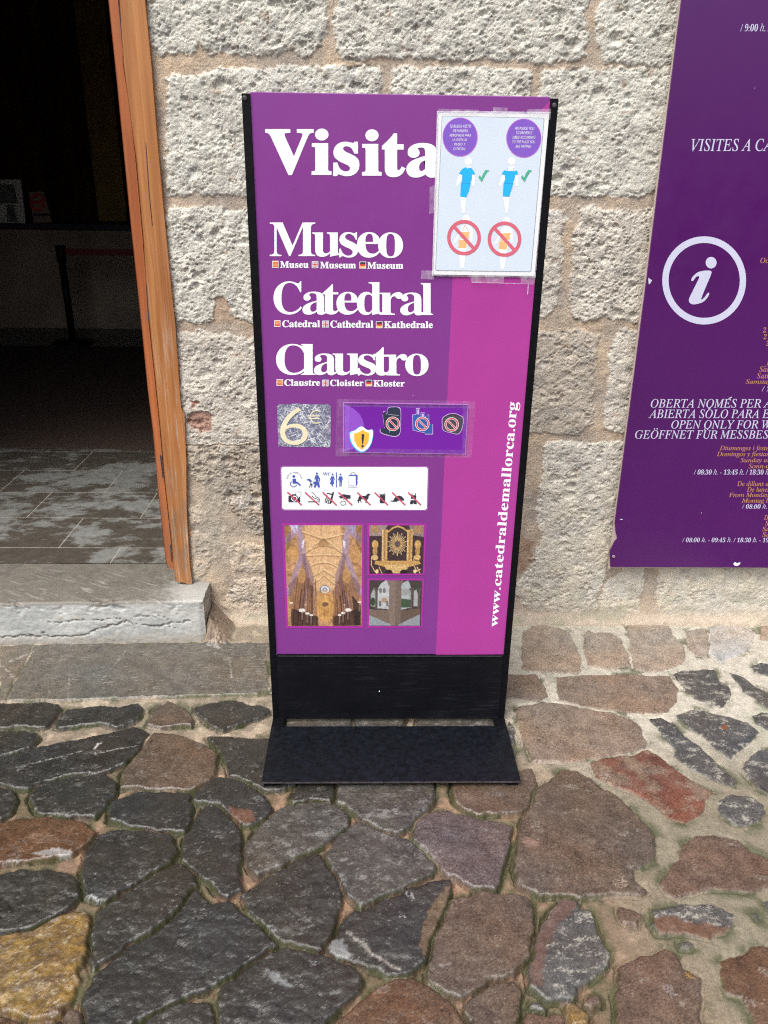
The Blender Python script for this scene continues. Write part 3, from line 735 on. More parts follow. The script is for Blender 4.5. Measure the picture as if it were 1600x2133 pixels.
scab = np.abs(fbm(qx * 30, qz * 38, 3, 139))               # broken flaky skin
rough_ = n1 * .0075 + n2 * .0042 + n3 * .0016 + n4 * .0013 - sstep(.10, .0, scab) * .0026 * a2 - (v1 * .016 * area + v2 * .012 * (.25 + .75 * a2) + v3 * .0085 * (.2 + .8 * a3) + v4 * .0034)
f = (.0082 + .0026 * face + .86 * R * (rough_ + .0022))
mh = .0066 + n1 * .0045 + n2 * .0020 + n3 * .0012 + n4 * .0012 - sstep(.15, .5, n3) * .0015
low = sstep(.19, .03, Z + .04 * n1)                        # plaster swelling over the foot of the wall
h = mh * (1 - st) + f * st
smear_x = np.exp(-((X + .585 - .05 * (0.55 - Z)) / .05) ** 2) * sstep(.62, .50, Z) * sstep(.20, .30, Z)   # mortar smeared beside the door
h = h * (1 - .7 * smear_x) + (.012 + n2 * .004 + n3 * .0022 + n4 * .001) * .7 * smear_x
foot = sstep(.09, .0, Z + .012 * n2)
h = h * (1 - foot) + (.014 + .018 * sstep(.05, -.01, Z) + n2 * .003 + n3 * .001) * foot
h = np.where(X < -.66, np.minimum(h, .006), h)
mo = np.array((.45, .375, .295)) * (1 + .25 * n2 + .2 * n3 + .25 * n4 + .25 * n1)[..., None]
mo = mo * np.stack([1 + .1 * n1, 1 + 0 * n1, 1 - .15 * n1], -1)
pinkz = sstep(.75, .2, Z)
c = wk[I] * (1 + .16 * n1 + .20 * n2 + .12 * n3)[..., None]
c = c * np.stack([1 + .05 * pinkz * (n1 + .3), 1 - .01 * pinkz, 1 - .10 * pinkz * (n1 + .5)], -1)
grey = sstep(.02, .36, fbm(X * 12, Z * 15, 5, 151, .65)) * .5
c = c * (1 - grey[..., None]) + np.array((.33, .315, .29)) * grey[..., None]
brn = sstep(.34, .5, fbm(X * 28, Z * 28, 3, 155)) * .5
c = c * (1 - brn[..., None]) + np.array((.32, .22, .15)) * brn[..., None]
wht = sstep(.28, .5, fbm(X * 20, Z * 12, 4, 157)) * .45
c = c * (1 - wht[..., None]) + np.array((.60, .60, .575)) * wht[..., None]
C = mo * (1 - st[..., None]) + c * st[..., None]
a = (smear_x * .75)[..., None]
C = C * (1 - a) + np.array((.40, .365, .30)) * (1 + .3 * n2 + .25 * n3)[..., None] * a
a = (foot * .9)[..., None]
C = C * (1 - a) + np.array((.50, .42, .33)) * (1 + .2 * n2 + .1 * n3)[..., None] * a
gr = sstep(.25, .02, Z) * sstep(.05, .3, fbm(X * 9, Z * 14, 4, 160)) * .45
C = C * (1 - gr[..., None]) + np.array((.27, .28, .20)) * gr[..., None]
for s_, col, k, dep in (('390 868 400 858 425 858 440 868 444 885 438 898 420 904 405 900 396 890 388 880', (.36, .205, .155), .9, .006),
                        ('398 838 410 834 416 842 404 848', (.28, .10, .06), .9, .004),
                        ('455 617 478 625 482 650 500 668 440 673 446 640', (.44, .33, .24), .8, 0),
                        ('1085 1120 1112 1130 1108 1170 1090 1196 1075 1200 1078 1150', (.30, .19, .13), .7, 0)):
    d, _ = sdf_set(wx, wz, [wp(s_)], .03)
    a = sstep(-.003, .003, d) * k
    h = h - a * dep
    C = C * (1 - a[..., None]) + np.array(col) * (1 + .3 * n2 + .2 * n3)[..., None] * a[..., None]
# thin mortar lines drawn along two beds
for (u0, v0, u1, v1) in ((372, 925, 548, 925), (1100, 1167, 1270, 1164)):
    a_, b_ = at(u0, v0, .552)[[0, 2]], at(u1, v1, .552)[[0, 2]]
    d = segdist(wx, wz, a_, b_)
    k = sstep(.004, .0015, d)
    h = h * (1 - k) + .012 * k
    C = C * (1 - .6 * k[..., None]) + np.array((.55, .48, .40)) * .6 * k[..., None]
C = np.clip(C, .03, .75)
xm = (xs[:-1] + xs[1:]) / 2; zm = (zs[:-1] + zs[1:]) / 2
XM, ZM = np.meshgrid(xm, zm)
keep = ~((XM > DX0) & (XM < DX1) & (ZM < DZ))
wall = grid_mesh('stone_wall', np.stack([X, YW - h, Z], -1), M_WALL, C, keep=keep)
tag(wall, 'rough pitted pale limestone block wall with tan mortar joints around the dark doorway', 'wall')
s = Solid()
s.box(DX1, 5.2, YW + .02, .98, -.1, 6.4); s.box(-5.5, DX0, YW + .02, .98, -.1, 6.4); s.box(DX0, DX1, YW + .02, .98, DZ, 6.4)
s.build('inner_face', M_MORTAR_BACK, wall)
del D, I, wx, wz, C, c, mo, h, keep

# ------------------------------------------------------------------ door step (one slab of worn stone)
ZS = .155
ex = np.arange(-2.5, -.604, .004)
prof = [(.95 - .004 * i, 0) for i in range(int((.95 - .012) / .004))]      # depth behind the front edge, drop
prof += [(.012 - .012 * math.sin(R_(a)), .012 - .012 * math.cos(R_(a))) for a in range(0, 91, 15)]
prof += [(0, .012 + .0035 * i) for i in range(1, 44)]
prof = np.array(prof)
EX, PD = np.meshgrid(ex, prof[:, 0]); _, PZ = np.meshgrid(ex, prof[:, 1])
fy = .411 + (EX + 1.288) * (.022 / .681)
isf = sstep(.006, .014, PZ)
crack = [(0, 1965), (150, 1960), (330, 1965), (480, 1972), (560, 1950), (680, 1910), (780, 1880), (900, 1900), (1000, 1915), (1100, 1890), (1200, 1880)]
crack2 = [(300, 1870), (400, 1880), (520, 1860), (600, 1870), (690, 1855), (760, 1858)]
crack3 = [(860, 1842), (930, 1856), (1010, 1846), (1060, 1872)]
nA = fbm(EX * 10, PZ * 14 + PD * 9, 4, 201); nB = fbm(EX * 45, (PZ + PD) * 55, 4, 202); nC = fbm(EX * 150, (PZ + PD) * 170, 3, 203)
groove = np.zeros(EX.shape)
for cr, wd in ((crack, .0032), (crack2, .002), (crack3, .0018)):
    q = np.array(cr, float); q = np.stack([q[:, 0] * .328, 680 + q[:, 1] * .328], 1)
    q = at(q[:, 0], q[:, 1], .42)
    dd = np.full(EX.shape, 9.)
    for i in range(len(q) - 1):
        dd = np.minimum(dd, segdist(EX + nB * .010 + nC * .004, (ZS - PZ) + fbm(EX * 40, PZ * 40, 4, 221) * .012 + nC * .004, q[i, [0, 2]], q[i + 1, [0, 2]]))
    groove = np.maximum(groove, sstep(1.4, .3, dd / (wd * (.75 + 1.2 * fbm(EX * 25, PZ * 25, 2, 223) + .3 * nC))) * isf)
fc = np.abs(fbm(EX * 14, PZ * 26, 4, 207, .6))
hair = sstep(.030, .008, fc) * isf * sstep(0, .25, fbm(EX * 7, PZ * 9, 2, 208)) * .6
chip = sstep(.10, .42, fbm(EX * 22, PD * 30 + PZ * 30, 4, 205)) * sstep(.045, .0, PD + PZ * .7)
Yp = fy + PD + isf * (groove * .007 + hair * .0016 + nA * .002 + nB * .0018 + nC * .0012 + chip * .009)
Zp = ZS - PZ + (1 - isf) * (nA * .003 + nB * .0010 + nC * .0004) - chip * .008
edge = sstep(-.625, -.606, EX)
Yp = Yp + edge * isf * .006
Xp = EX + sstep(-.612, -.606, EX) * nB * .004
front = np.array((.45, .458, .44)) * (1 + .20 * nA + .18 * nB + .16 * nC)[..., None]
stain = sstep(-.05, .35, fbm(EX * 7, PZ * 12, 5, 211, .65) + .25 * sstep(-.75, -1.2, EX))[..., None] * .55
front = front * (1 - stain) + np.array((.31, .335, .335)) * stain
grime = sstep(.05, .4, fbm(EX * 18, PZ * 30, 5, 219, .7))[..., None] * .45
front = front * (1 - grime) + np.array((.36, .32, .26)) * grime
dirt = (sstep(.115, .15, PZ + .02 * nA) * .6)[..., None]
front = front * (1 - dirt) + np.array((.30, .265, .215)) * dirt
g_ = np.maximum(groove * .7, hair * .35)[..., None]
front = front * (1 - g_) + np.array((.16, .145, .125)) * g_
topc = np.array((.155, .143, .122)) * (1 + .25 * nA + .2 * nB + .15 * nC)[..., None]
pale = (sstep(-.80, -.66, EX + .05 * nA + .04 * nB) * .75)[..., None] * sstep(.32, .05, PD)[..., None]
topc = topc * (1 - pale) + np.array((.42, .43, .41)) * pale
scr = (sstep(.30, .34, fbm(EX * 50 + PD * 90, EX * 8 - PD * 5, 4, 213)) * sstep(.35, .1, PD))[..., None] * .5
topc = topc * (1 - scr) + np.array((.36, .35, .32)) * scr
dk = (sstep(0, .3, nA) * sstep(.0, .25, PD))[..., None] * .3
topc = topc * (1 - dk)
CC = topc * (1 - isf[..., None]) + front * isf[..., None]
rg = (.46 + .12 * nA + .1 * nB) * (1 - isf) + .75 * isf
step_root = thing('door_step', 'worn door step stone with cracked whitish front below the dark doorway', 'step', (-1.2, .42, 0))
grid_mesh('slab', np.stack([Xp, Yp, Zp], -1), M_STEP, np.clip(np.concatenate([CC, rg[..., None]], -1), .02, .9), step_root)
# right end of the slab
s = Solid()
ey = .433 + .006
s.prism([(-.607, ey, -.01), (-.607, .60, -.01), (-.607, .60, ZS - .002), (-.607, ey + .01, ZS - .002), (-.607, ey, ZS - .014)], (-.05, 0, 0))
s.build('slab_end', flat('chalky stone', (.36, .34, .30), .8, .45, 26, .3, bump=.6, bscale=90), step_root)

# ------------------------------------------------------------------ interior
def tile_mat():
    m, t, p = new_mat('wet floor tiles')
    tc = nd(t, 'TexCoord'); mp = nd(t, 'Mapping'); t.links.new(tc.outputs['Object'], mp.inputs[0])
    mp.inputs['Location'].default_value = (.99 + .0, -.829, 0)
    br = nd(t, 'TexBrick', Scale=1.)
    br.inputs['Color1'].default_value = (.185, .19, .18, 1); br.inputs['Color2'].default_value = (.155, .157, .148, 1); br.inputs['Mortar'].default_value = (.42, .40, .36, 1)
    br.inputs['Mortar Size'].default_value = .0022; br.inputs['Brick Width'].default_value = .46; br.inputs['Row Height'].default_value = .2815
    br.inputs['Mortar Smooth'].default_value = .1
    t.links.new(mp.outputs[0], br.inputs['Vector'])
    wet = ramp(t, noise(t, 3.2, 9, .68, mapping=(1, 1.4, 1)), [(.47, 0), (.53, 1)])
    c = mix_rgb(t, wet, br.outputs['Color'], (.072, .063, .052))
    c2 = mix_rgb(t, ramp(t, br.outputs['Fac'], [(.4, 0), (.6, 1)]), c, (.30, .28, .25))
    v = ramp(t, noise(t, 25, 6, .7), [(.3, .75), (.7, 1.25)])
    t.links.new(mix_rgb(t, 1., c2, v, 'MULTIPLY'), p.inputs['Base Color'])
    t.links.new(ramp(t, wet, [(0, .5), (1, .3)]), p.inputs['Roughness'])
    return m
s = Solid(); s.box(-5, 2.5, 1.367, 8.4, -.05, ZS - .004); s.box(-5, 2.5, .709 + .0, 1.367, -.05, ZS - .004)
s = Solid()
s.add([(-5, .70, ZS + .003), (2.5, .70, ZS + .003), (2.5, 8.4, ZS + .003), (-5, 8.4, ZS + .003)], [(0, 1, 2, 3)])
o = s.build('tiled_floor', tile_mat()); tag(o, kind='structure')
s = Solid()
mt = [(-3.4, 2.035), (-1.02, 1.985), (-.35, 2.9), (-.35, 4.6), (-3.4, 4.6)]
s.prism([(x, y, ZS + .010) for x, y in mt], (0, 0, -.006))
o = s.build('door_mat', flat('dark brown mat', (.065, .046, .038), .95, .3, 120, .1, bump=.5, bscale=500)); tag(o, 'large dark brown mat lying on the grey tiles inside the doorway', 'mat')
s = Solid()
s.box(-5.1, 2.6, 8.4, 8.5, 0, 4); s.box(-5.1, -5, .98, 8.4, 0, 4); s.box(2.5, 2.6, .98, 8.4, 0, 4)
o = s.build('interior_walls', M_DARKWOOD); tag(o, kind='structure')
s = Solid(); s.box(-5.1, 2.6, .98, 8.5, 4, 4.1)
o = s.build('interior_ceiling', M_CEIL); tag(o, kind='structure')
YC = 5.45
cr = thing('reception_counter', 'long dim counter with dark top across the back of the interior', 'counter', (-3.3, YC, ZS))
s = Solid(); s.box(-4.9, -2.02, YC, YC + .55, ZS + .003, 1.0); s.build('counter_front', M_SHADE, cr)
s = Solid(); s.box(-4.92, -2.0, YC - .03, YC + .58, 1.003, 1.05, .006); s.build('counter_top', M_INK, cr)
nb = thing('notice_stand', 'white paper notice with dark picture standing at the left end of the counter', 'notice', (-3.2, YC, 1.05))
def xz(u, v, y): return tuple(at(u, v, y))
s = Solid(); s.prism([xz(-40, 468, YC + .05), xz(53, 468, YC + .05), xz(43, 374, YC + .05), xz(-40, 374, YC + .05)], (0, .02, 0)); s.build('sheet', flat('greyed paper', (.72, .70, .64), .6, .1, 20), nb)
s = Solid(); s.prism([xz(-40, 424, YC + .045), xz(37, 423, YC + .045), xz(28, 384, YC + .045), xz(-40, 384, YC + .045)], (0, .004, 0))
s.prism([xz(14, 462, YC + .045), xz(36, 462, YC + .045), xz(28, 426, YC + .045), xz(14, 426, YC + .045)], (0, .004, 0)); s.build('picture', flat('grey picture print', (.16, .17, .16), .5, .5, 14), nb)
ns = thing('prohibition_sign', 'small leaning card with a red round prohibition sign on the dark counter', 'sign', (-2.85, YC, 1.05))
s = Solid(); s.prism([xz(70, 464, YC + .05), xz(108, 463, YC + .05), xz(91, 399, YC + .05), xz(60, 400, YC + .05)], (0, .02, 0)); s.build('card', flat('buff card', (.28, .20, .16), .6, .1, 30), ns)
s = Solid()
for k in range(24):
    a0, a1 = 6.2832 * k / 24, 6.2832 * (k + 1) / 24
    s.prism([xz(78 + 16 * math.cos(a0), 421 + 19 * math.sin(a0), YC + .046), xz(78 + 16 * math.cos(a1), 421 + 19 * math.sin(a1), YC + .046),
             xz(78 + 10 * math.cos(a1), 421 + 13 * math.sin(a1), YC + .046), xz(78 + 10 * math.cos(a0), 421 + 13 * math.sin(a0), YC + .046)], (0, .003, 0))
s.prism([xz(68, 418, YC + .046), xz(88, 418, YC + .046), xz(88, 424, YC + .046), xz(69, 424, YC + .046)], (0, .003, 0))
s.build('red_symbol', M_FLAGRED, ns)
s = Solid(); s.prism([xz(68, 445, YC + .046), xz(103, 444, YC + .046), xz(104, 449, YC + .046), xz(69, 450, YC + .046)], (0, .003, 0)); s.build('dark_strip', M_INK, ns)
px, py = -2.50, 4.766
sr = thing('belt_barrier', 'black barrier post with a dark red belt stretched to the right inside', 'barrier', (px, py, ZS))
s = Solid(); s.tube((px, py, ZS + .003), (px, py, ZS + .02), .16, 28); s.tube((px, py, ZS + .02), (px, py, ZS + .035), .15, 28, .05); s.build('base_disc', M_BLACK, sr, True)
s = Solid(); s.tube((px, py, ZS + .03), (px, py, .80), .028, 18); s.build('pole', M_BLACK, sr, True)
s = Solid(); s.tube((px, py, .80), (px, py, .915), .038, 18); s.tube((px, py, .915), (px, py, .925), .044, 18); s.build('belt_head', M_BLACK, sr, True)
s = Solid(); s.box(px + .03, -1.2, py - .002, py + .002, .855, .905); s.build('belt', flat('dark red belt', (.15, .018, .024), .7, .1, 80), sr)
s = Solid(); s.box(-2.56, -2.30, 6.0, 6.25, ZS, 4.0, .01)
o = s.build('interior_pillar', flat('ochre painted timber', (.26, .15, .03), .6, .3, 6)); tag(o, 'narrow ochre pillar at the back behind the counter', 'pillar')
br_ = thing('roll_up_banner', 'tall dark red banner standing at the right of the counter inside', 'banner', (-1.8, 5.3, ZS))
s = Solid(); s.box(-1.95, -1.35, 5.3, 5.32, ZS + .06, 1.55); s.build('banner_sheet', flat('dark red fabric', (.10, .015, .018), .7, .3, 4), br_)
s = Solid(); s.box(-1.97, -1.33, 5.22, 5.40, ZS + .003, ZS + .06, .01); s.build('banner_base', M_BLACK, br_)

# ------------------------------------------------------------------ door frame
YF = .545
fr = thing('door_frame', 'weathered orange wooden door frame with scraped varnish beside the dark doorway', 'door frame', (-.69, YF, ZS))
bound = [(236, -150), (246, 0), (254, 95), (256, 131), (269, 230), (282, 328), (297, 492), (303, 590), (310, 672), (323, 795), (333, 893), (343, 1008), (354, 1106), (361, 1185)]
right = [(290, -150), (302, 0), (315, 131), (328, 295), (343, 459), (356, 590), (364, 680), (371, 762), (374, 828), (376, 850), (383, 864), (385, 893), (387, 959), (388, 1000), (389, 1074), (395, 1172), (399, 1214)]
left = [(210, -150), (226, 0), (243, 164), (259, 328), (275, 492), (296, 690), (308, 811), (318, 893), (328, 1008), (338, 1100), (345, 1165), (350, 1184)]
outer = [tuple(at(u + 1.2, v, YF)) for u, v in bound] + [tuple(at(u, v, YF)) for u, v in ((363, 1195), (366, 1208), (374, 1213), (380, 1212), (392, 1216), (399, 1215))] + [tuple(at(u, v, YF)) for u, v in right[::-1]]
s = Solid(); s.prism(outer, (0, .06, 0)); o = s.build('outer_stile', M_WOOD, fr)
inner = [tuple(at(u, v, YF + .004)) for u, v in left] + [tuple(at(u, v, YF + .004)) for u, v in bound[::-1]]
s = Solid(); s.prism(inner, (0, .07, 0)); s.build('inner_stile', M_WOOD2, fr)
for o in fr.children:
    mod = o.modifiers.new('bevel', 'BEVEL'); mod.width = .0018; mod.segments = 2; mod.limit_method = 'ANGLE'; mod.angle_limit = R_(50)
s = Solid()
for q in ([(246.5, 0), (249, 0), (255, 95), (254, 96)], [(303.5, 590), (305.5, 592), (310.5, 672), (309, 673)], [(333, 948), (336, 949), (341, 995), (338.5, 996)], [(354, 1134), (356.5, 1136), (358.5, 1170), (356.5, 1170)],
          [(303, 295), (304.6, 300), (311, 400), (318, 470), (316.6, 470), (309.5, 400)]):
    s.prism([tuple(at(u, v, YF - .0008)) for u, v in q], (0, .0004, 0))
s.build('split', M_INK, fr)
s = Solid()
s.box(-.666, -.60, .586, .66, ZS + .002, 2.6)
o = s.build('gap_shade', flat('gap shade filler', (.13, .12, .105), .9, .3, 20, .1), fr)  # dark colour stands in for the shade between frame and wall

# ------------------------------------------------------------------ lettering and printed shapes on flat panels
FONT = {}
def bold(q):
    r = ''
    for ch in q:
        if 'A' <= ch <= 'Z': r += chr(0x1D400 + ord(ch) - 65)
        elif 'a' <= ch <= 'z': r += chr(0x1D41A + ord(ch) - 97)
        elif ch.isdigit(): r += chr(0x1D7CE + int(ch))
        else: r += ch
    return r
def ital(q):
    r = ''
    for ch in q:
        if ch == 'h': r += '\u210e'
        elif 'A' <= ch <= 'Z': r += chr(0x1D434 + ord(ch) - 65)
        elif 'a' <= ch <= 'z': r += chr(0x1D44E + ord(ch) - 97)
        else: r += ch
    return r
def glyphs(body, weight=0., shear=0., res=6, space=1.):
    key = (body, weight, shear, space)
    if key not in FONT:
        c = bpy.data.curves.new('lettering', 'FONT')
        c.body = body; c.size = 1; c.offset = weight; c.shear = shear; c.resolution_u = res; c.space_character = space
        o = bpy.data.objects.new('lettering', c)
        COL.objects.link(o)
        dg = bpy.context.evaluated_depsgraph_get()
        me = bpy.data.meshes.new_from_object(o.evaluated_get(dg))
        v = np.array([p.co[:2] for p in me.vertices]); f = [tuple(p.vertices) for p in me.polygons]
        bpy.data.objects.remove(o); bpy.data.curves.remove(c); bpy.data.meshes.remove(me)
        lo, hi = v.min(0), v.max(0)
        FONT[key] = ((v - lo) / (hi - lo), f)
    return FONT[key]
def spline(p, n=5):
    p = np.array(p, float); r = []; m = len(p)
    for i in range(m):
        a, b, c, d = p[i - 1], p[i], p[(i + 1) % m], p[(i + 2) % m]
        for k in range(n):
            t = k / n
            r.append(.5 * ((2 * b) + (c - a) * t + (2 * a - 5 * b + 4 * c - d) * t * t + (3 * b - a - 3 * c + d) * t ** 3))
    return [tuple(q) for q in r]
class Decal:
    """flat printed shapes; points are given in the enlarged view (ox, oy, scale) of the surface"""
    def __init__(s, view, y, lay=0):
        s.w = view; s.y = y; s.n = lay; s.v = []; s.f = []; s.m = []; s.mats = []
    def _mi(s, m):
        if m not in s.mats: s.mats.append(m)
        return s.mats.index(m)
    def put(s, pts, faces, mat):
        p = np.asarray(pts, float); ox, oy, k = s.w
        q = at(ox + p[:, 0] * k, oy + p[:, 1] * k, s.y - .0003 - 5e-5 * s.n)
        s.n += 1
        b = len(s.v); s.v += [tuple(x) for x in q]
        i = s._mi(mat)
        for f in faces: s.f.append(tuple(j + b for j in f)); s.m.append(i)
    def poly(s, pts, mat, smooth=False, holes=()):
        loops = [spline(pts) if smooth else list(pts)] + [list(h) for h in holes]
        allp = [q for l in loops for q in l]
        tri = tessellate_polygon([[Vector((q[0], q[1], 0)) for q in l] for l in loops])
        s.put(allp, [tuple(t) for t in tri], mat)
    def circ(s, cx, cy, rx, ry, mat, n=44):
        s.put([(cx + rx * math.cos(6.28319 * i / n), cy + ry * math.sin(6.28319 * i / n)) for i in range(n)], [tuple(range(n))], mat)
    def ring(s, cx, cy, rx, ry, tx, ty, mat, a0=0, a1=360, n=56):
        p = []; f = []
        for i in range(n + 1):
            a = R_(a0 + (a1 - a0) * i / n)
            p += [(cx + rx * math.cos(a), cy + ry * math.sin(a)), (cx + (rx - tx) * math.cos(a), cy + (ry - ty) * math.sin(a))]
        s.put(p, [(2 * i, 2 * i + 1, 2 * i + 3, 2 * i + 2) for i in range(n)], mat)
    def line(s, pts, wd, mat):
        for (x0, y0), (x1, y1) in zip(pts[:-1], pts[1:]):
            L = math.hypot(x1 - x0, y1 - y0) or 1
            nx, ny = -(y1 - y0) / L * wd / 2, (x1 - x0) / L * wd / 2
            s.put([(x0 + nx, y0 + ny), (x1 + nx, y1 + ny), (x1 - nx, y1 - ny), (x0 - nx, y0 - ny)], [(0, 1, 2, 3)], mat)
    def rect(s, x0, y0, x1, y1, mat): s.put([(x0, y0), (x1, y0), (x1, y1), (x0, y1)], [(0, 1, 2, 3)], mat)
    def text(s, body, box, mat, weight=0., shear=0., res=6, space=1.):
        """box: (x0, y0, x1, y1) or four corners bl, br, tr, tl"""
        v, f = glyphs(body, weight, shear, res, space)
        if len(box) == 4 and not hasattr(box[0], '__len__'):
            x0, y0, x1, y1 = box; box = ((x0, y1), (x1, y1), (x1, y0), (x0, y0))
        bl, br, tr_, tl = [np.array(q, float) for q in box]
        a = v[:, :1]; b = v[:, 1:]
        s.put(bl * (1 - a) * (1 - b) + br * a * (1 - b) + tr_ * a * b + tl * (1 - a) * b, f, mat)
    def build(s, name, parent=None):
        return mesh(name, s.v, s.f, s.mats, parent, mi=s.m)
def rounded(q, r, n=6):
    """corner-rounded quad"""
    out = []
    q = [np.array(p, float) for p in q]
    for i in range(4):
        p, a, b = q[i], q[i - 1], q[(i + 1) % 4]
        u = (a - p) / np.linalg.norm(a - p) * r; v = (b - p) / np.linalg.norm(b - p) * r
        for k in range(n + 1):
            t = k / n
            out.append(tuple((p + u) * (1 - t) ** 2 + p * 2 * t * (1 - t) + (p + v) * t * t))
    return out

# ------------------------------------------------------------------ the free-standing sign
HW, HT = .334, 1.61
tot = thing('information_stand', 'free standing purple visitor sign in a black steel frame on the cobbles', 'sign', (0, 0, 0))
for sx in (-1, 1):
    s = Solid()
    x0, x1 = sorted((sx * HW, sx * (HW - .0175)))
    s.box(x0, x1, -.004, .004, .004, HT, .0008)
    xo0, xo1 = sorted((sx * HW, sx * (HW - .004)))
    s.box(xo0, xo1, .0042, .030, .004, HT - .001, .0008)
    post = s.build('side_post', M_BLACK, tot)
    u, v = ((510, 204), (1154.5, 219))[sx > 0]
    c = at(u, v, -.004)
    s = Solid(); s.tube((c[0], -.0042, c[2]), (c[0], -.0068, c[2]), .0048, 18); s.tube((c[0], -.0068, c[2]), (c[0], -.0074, c[2]), .0042, 18, .003); s.build('screw', M_SCREW, post, False)
    s = Solid(); s.tube((c[0], -.0074, c[2]), (c[0], -.0078, c[2]), .0018, 6); s.build('screw_socket', M_EDGE if sx > 0 else M_INK, post)
    s = Solid()                                          # foot bar joining post and base plate
    a, b = sorted((sx * HW, sx * (HW - .033)))
    s.box(a, b, -.045, .030, .004, .016, .0012)
    s.build('foot_bar', M_BLACK, tot)
pz = at(800, 1365, 0)[2]
panel = None
s = Solid(); s.box(-HW + .0177, HW - .0177, 0, .008, pz + .004, HT + .002, .0006); panel = s.build('printed_panel', M_PURPLE, tot)
s = Solid(); s.box(-HW + .0180, HW - .0180, .0005, .007, HT + .0022, HT + .0034); s.build('top_edge', M_STRIPEDGE, panel)
kz0 = at(800, 1505, 0)[2] + .012
s = Solid(); s.box(-HW + .0177, HW - .0177, -.0035, .006, .012, pz + .001, .001); s.box(-HW + .0180, HW - .0180, -.0062, -.0030, pz - .0015, pz + .0026)
kick = s.build('kick_panel', M_BLACK_WORN, tot)
s = Solid(); s.box(-HW + .024, HW - .024, -.0068, -.0063, pz + .0008, pz + .0020)
s.build('worn_edge', M_EDGE, kick)
KICKS = []
for cx, cy, a_, b_ in ((746, 386, 3, 4.5),):
    KICKS.append((cx, cy, a_, b_))
# base plate
bp = Solid(); zt = .020
f0 = [(-HW + .0, -.268, zt), (HW, -.268, zt), (HW, -.046, zt), (-HW, -.046, zt)]
bp.box(-HW, HW, -.270, -.0465, zt - .006, zt, .0012)
plate = bp.build('base_plate', flat('sooty black steel plate', (.0032, .0046, .0075), .44, .7, 60, .26, bump=.3, bscale=240, rvar=.12), tot)
s = Solid(); s.box(-HW + .001, HW - .001, -.2712, -.2702, zt - .0045, zt - .0005); s.build('front_lip', flat('rubbed steel lip', (.05, .045, .05), .5, .6, 80), plate)
for sx in (-1, 1):
    s = Solid(); a, b = sorted((sx * (HW - .004), sx * (HW - .032)))
    s.box(a, b, -.262, -.235, -.001, zt - .0062, .001); s.build('foot', M_BLACK, plate)
    s = Solid(); s.box(a, b, -.05, -.03, -.001, .0038, .001); s.build('foot', M_BLACK, plate)

# printing on the panel
Z3 = (500, 180, .2625); Z5 = (540, 680, .2875)
d = Decal((0, 0, 1), 0)
d.poly([(908, 1364), (943, 575), (950, 420), (1146, 209.5), (1143, 250), (1049.5, 1363)], M_MAGENTA)
d.build('magenta_band', panel)
def heading(view, letters, wt, mat=M_WHITE, lay=3):
    e = Decal(view, 0, lay)
    for ch, x0, x1, y0, y1 in letters:
        e.text(bold(ch), (x0, y0, x1, y1), mat, wt, res=10)
    e.build('heading_lettering', panel)
heading(Z3, [('V', 200, 585, 338, 703), ('i', 568, 727, 334, 702), ('s', 740, 948, 438, 712), ('i', 968, 1124, 340, 708), ('t', 1126, 1314, 372, 720), ('a', 1320, 1600, 448, 724)], .018)
heading(Z3, [('M', 236, 597, 1079, 1346), ('u', 574, 800, 1158, 1352), ('s', 788, 938, 1156, 1358), ('e', 928, 1114, 1156, 1359), ('o', 1096, 1294, 1158, 1362)], .000)
heading(Z3, [('C', 266, 492, 1546, 1810), ('a', 496, 690, 1628, 1812), ('t', 655, 790, 1570, 1810), ('e', 765, 938, 1630, 1812), ('d', 928, 1127, 1553, 1814), ('r', 1106, 1292, 1632, 1812), ('a', 1272, 1462, 1635, 1817), ('l', 1434, 1532, 1560, 1814)], .000)
heading(Z5, [('C', 122, 342, 126, 352), ('l', 303, 408, 127, 351), ('a', 396, 562, 195, 353), ('u', 532, 735, 196, 354), ('s', 716, 848, 198, 356), ('t', 828, 950, 150, 356), ('r', 922, 1072, 200, 355), ('o', 1058, 1227, 197, 359)], .000)
e = Decal(Z3, 0, 3)
for q, b in (('Museu', (318, 1387, 544, 1441)), ('Museum', (635, 1391, 920, 1445)), ('Museum', (1010, 1393, 1296, 1448)),
             ('Catedral', (335, 1855, 635, 1912)), ('Cathedral', (717, 1857, 1058, 1916)), ('Kathedrale', (1143, 1863, 1531, 1919))):
    e = Decal(Z3, 0, 3); e.text(bold(q), b, M_WHITE, .016); e.build('translation_lettering', panel)
for q, b in (('Claustre', (182, 382, 441, 431)), ('Cloister', (513, 385, 756, 433)), ('Kloster', (828, 389, 1054, 436))):
    e = Decal(Z5, 0, 3); e.text(bold(q), b, M_WHITE, .016); e.build('translation_lettering', panel)
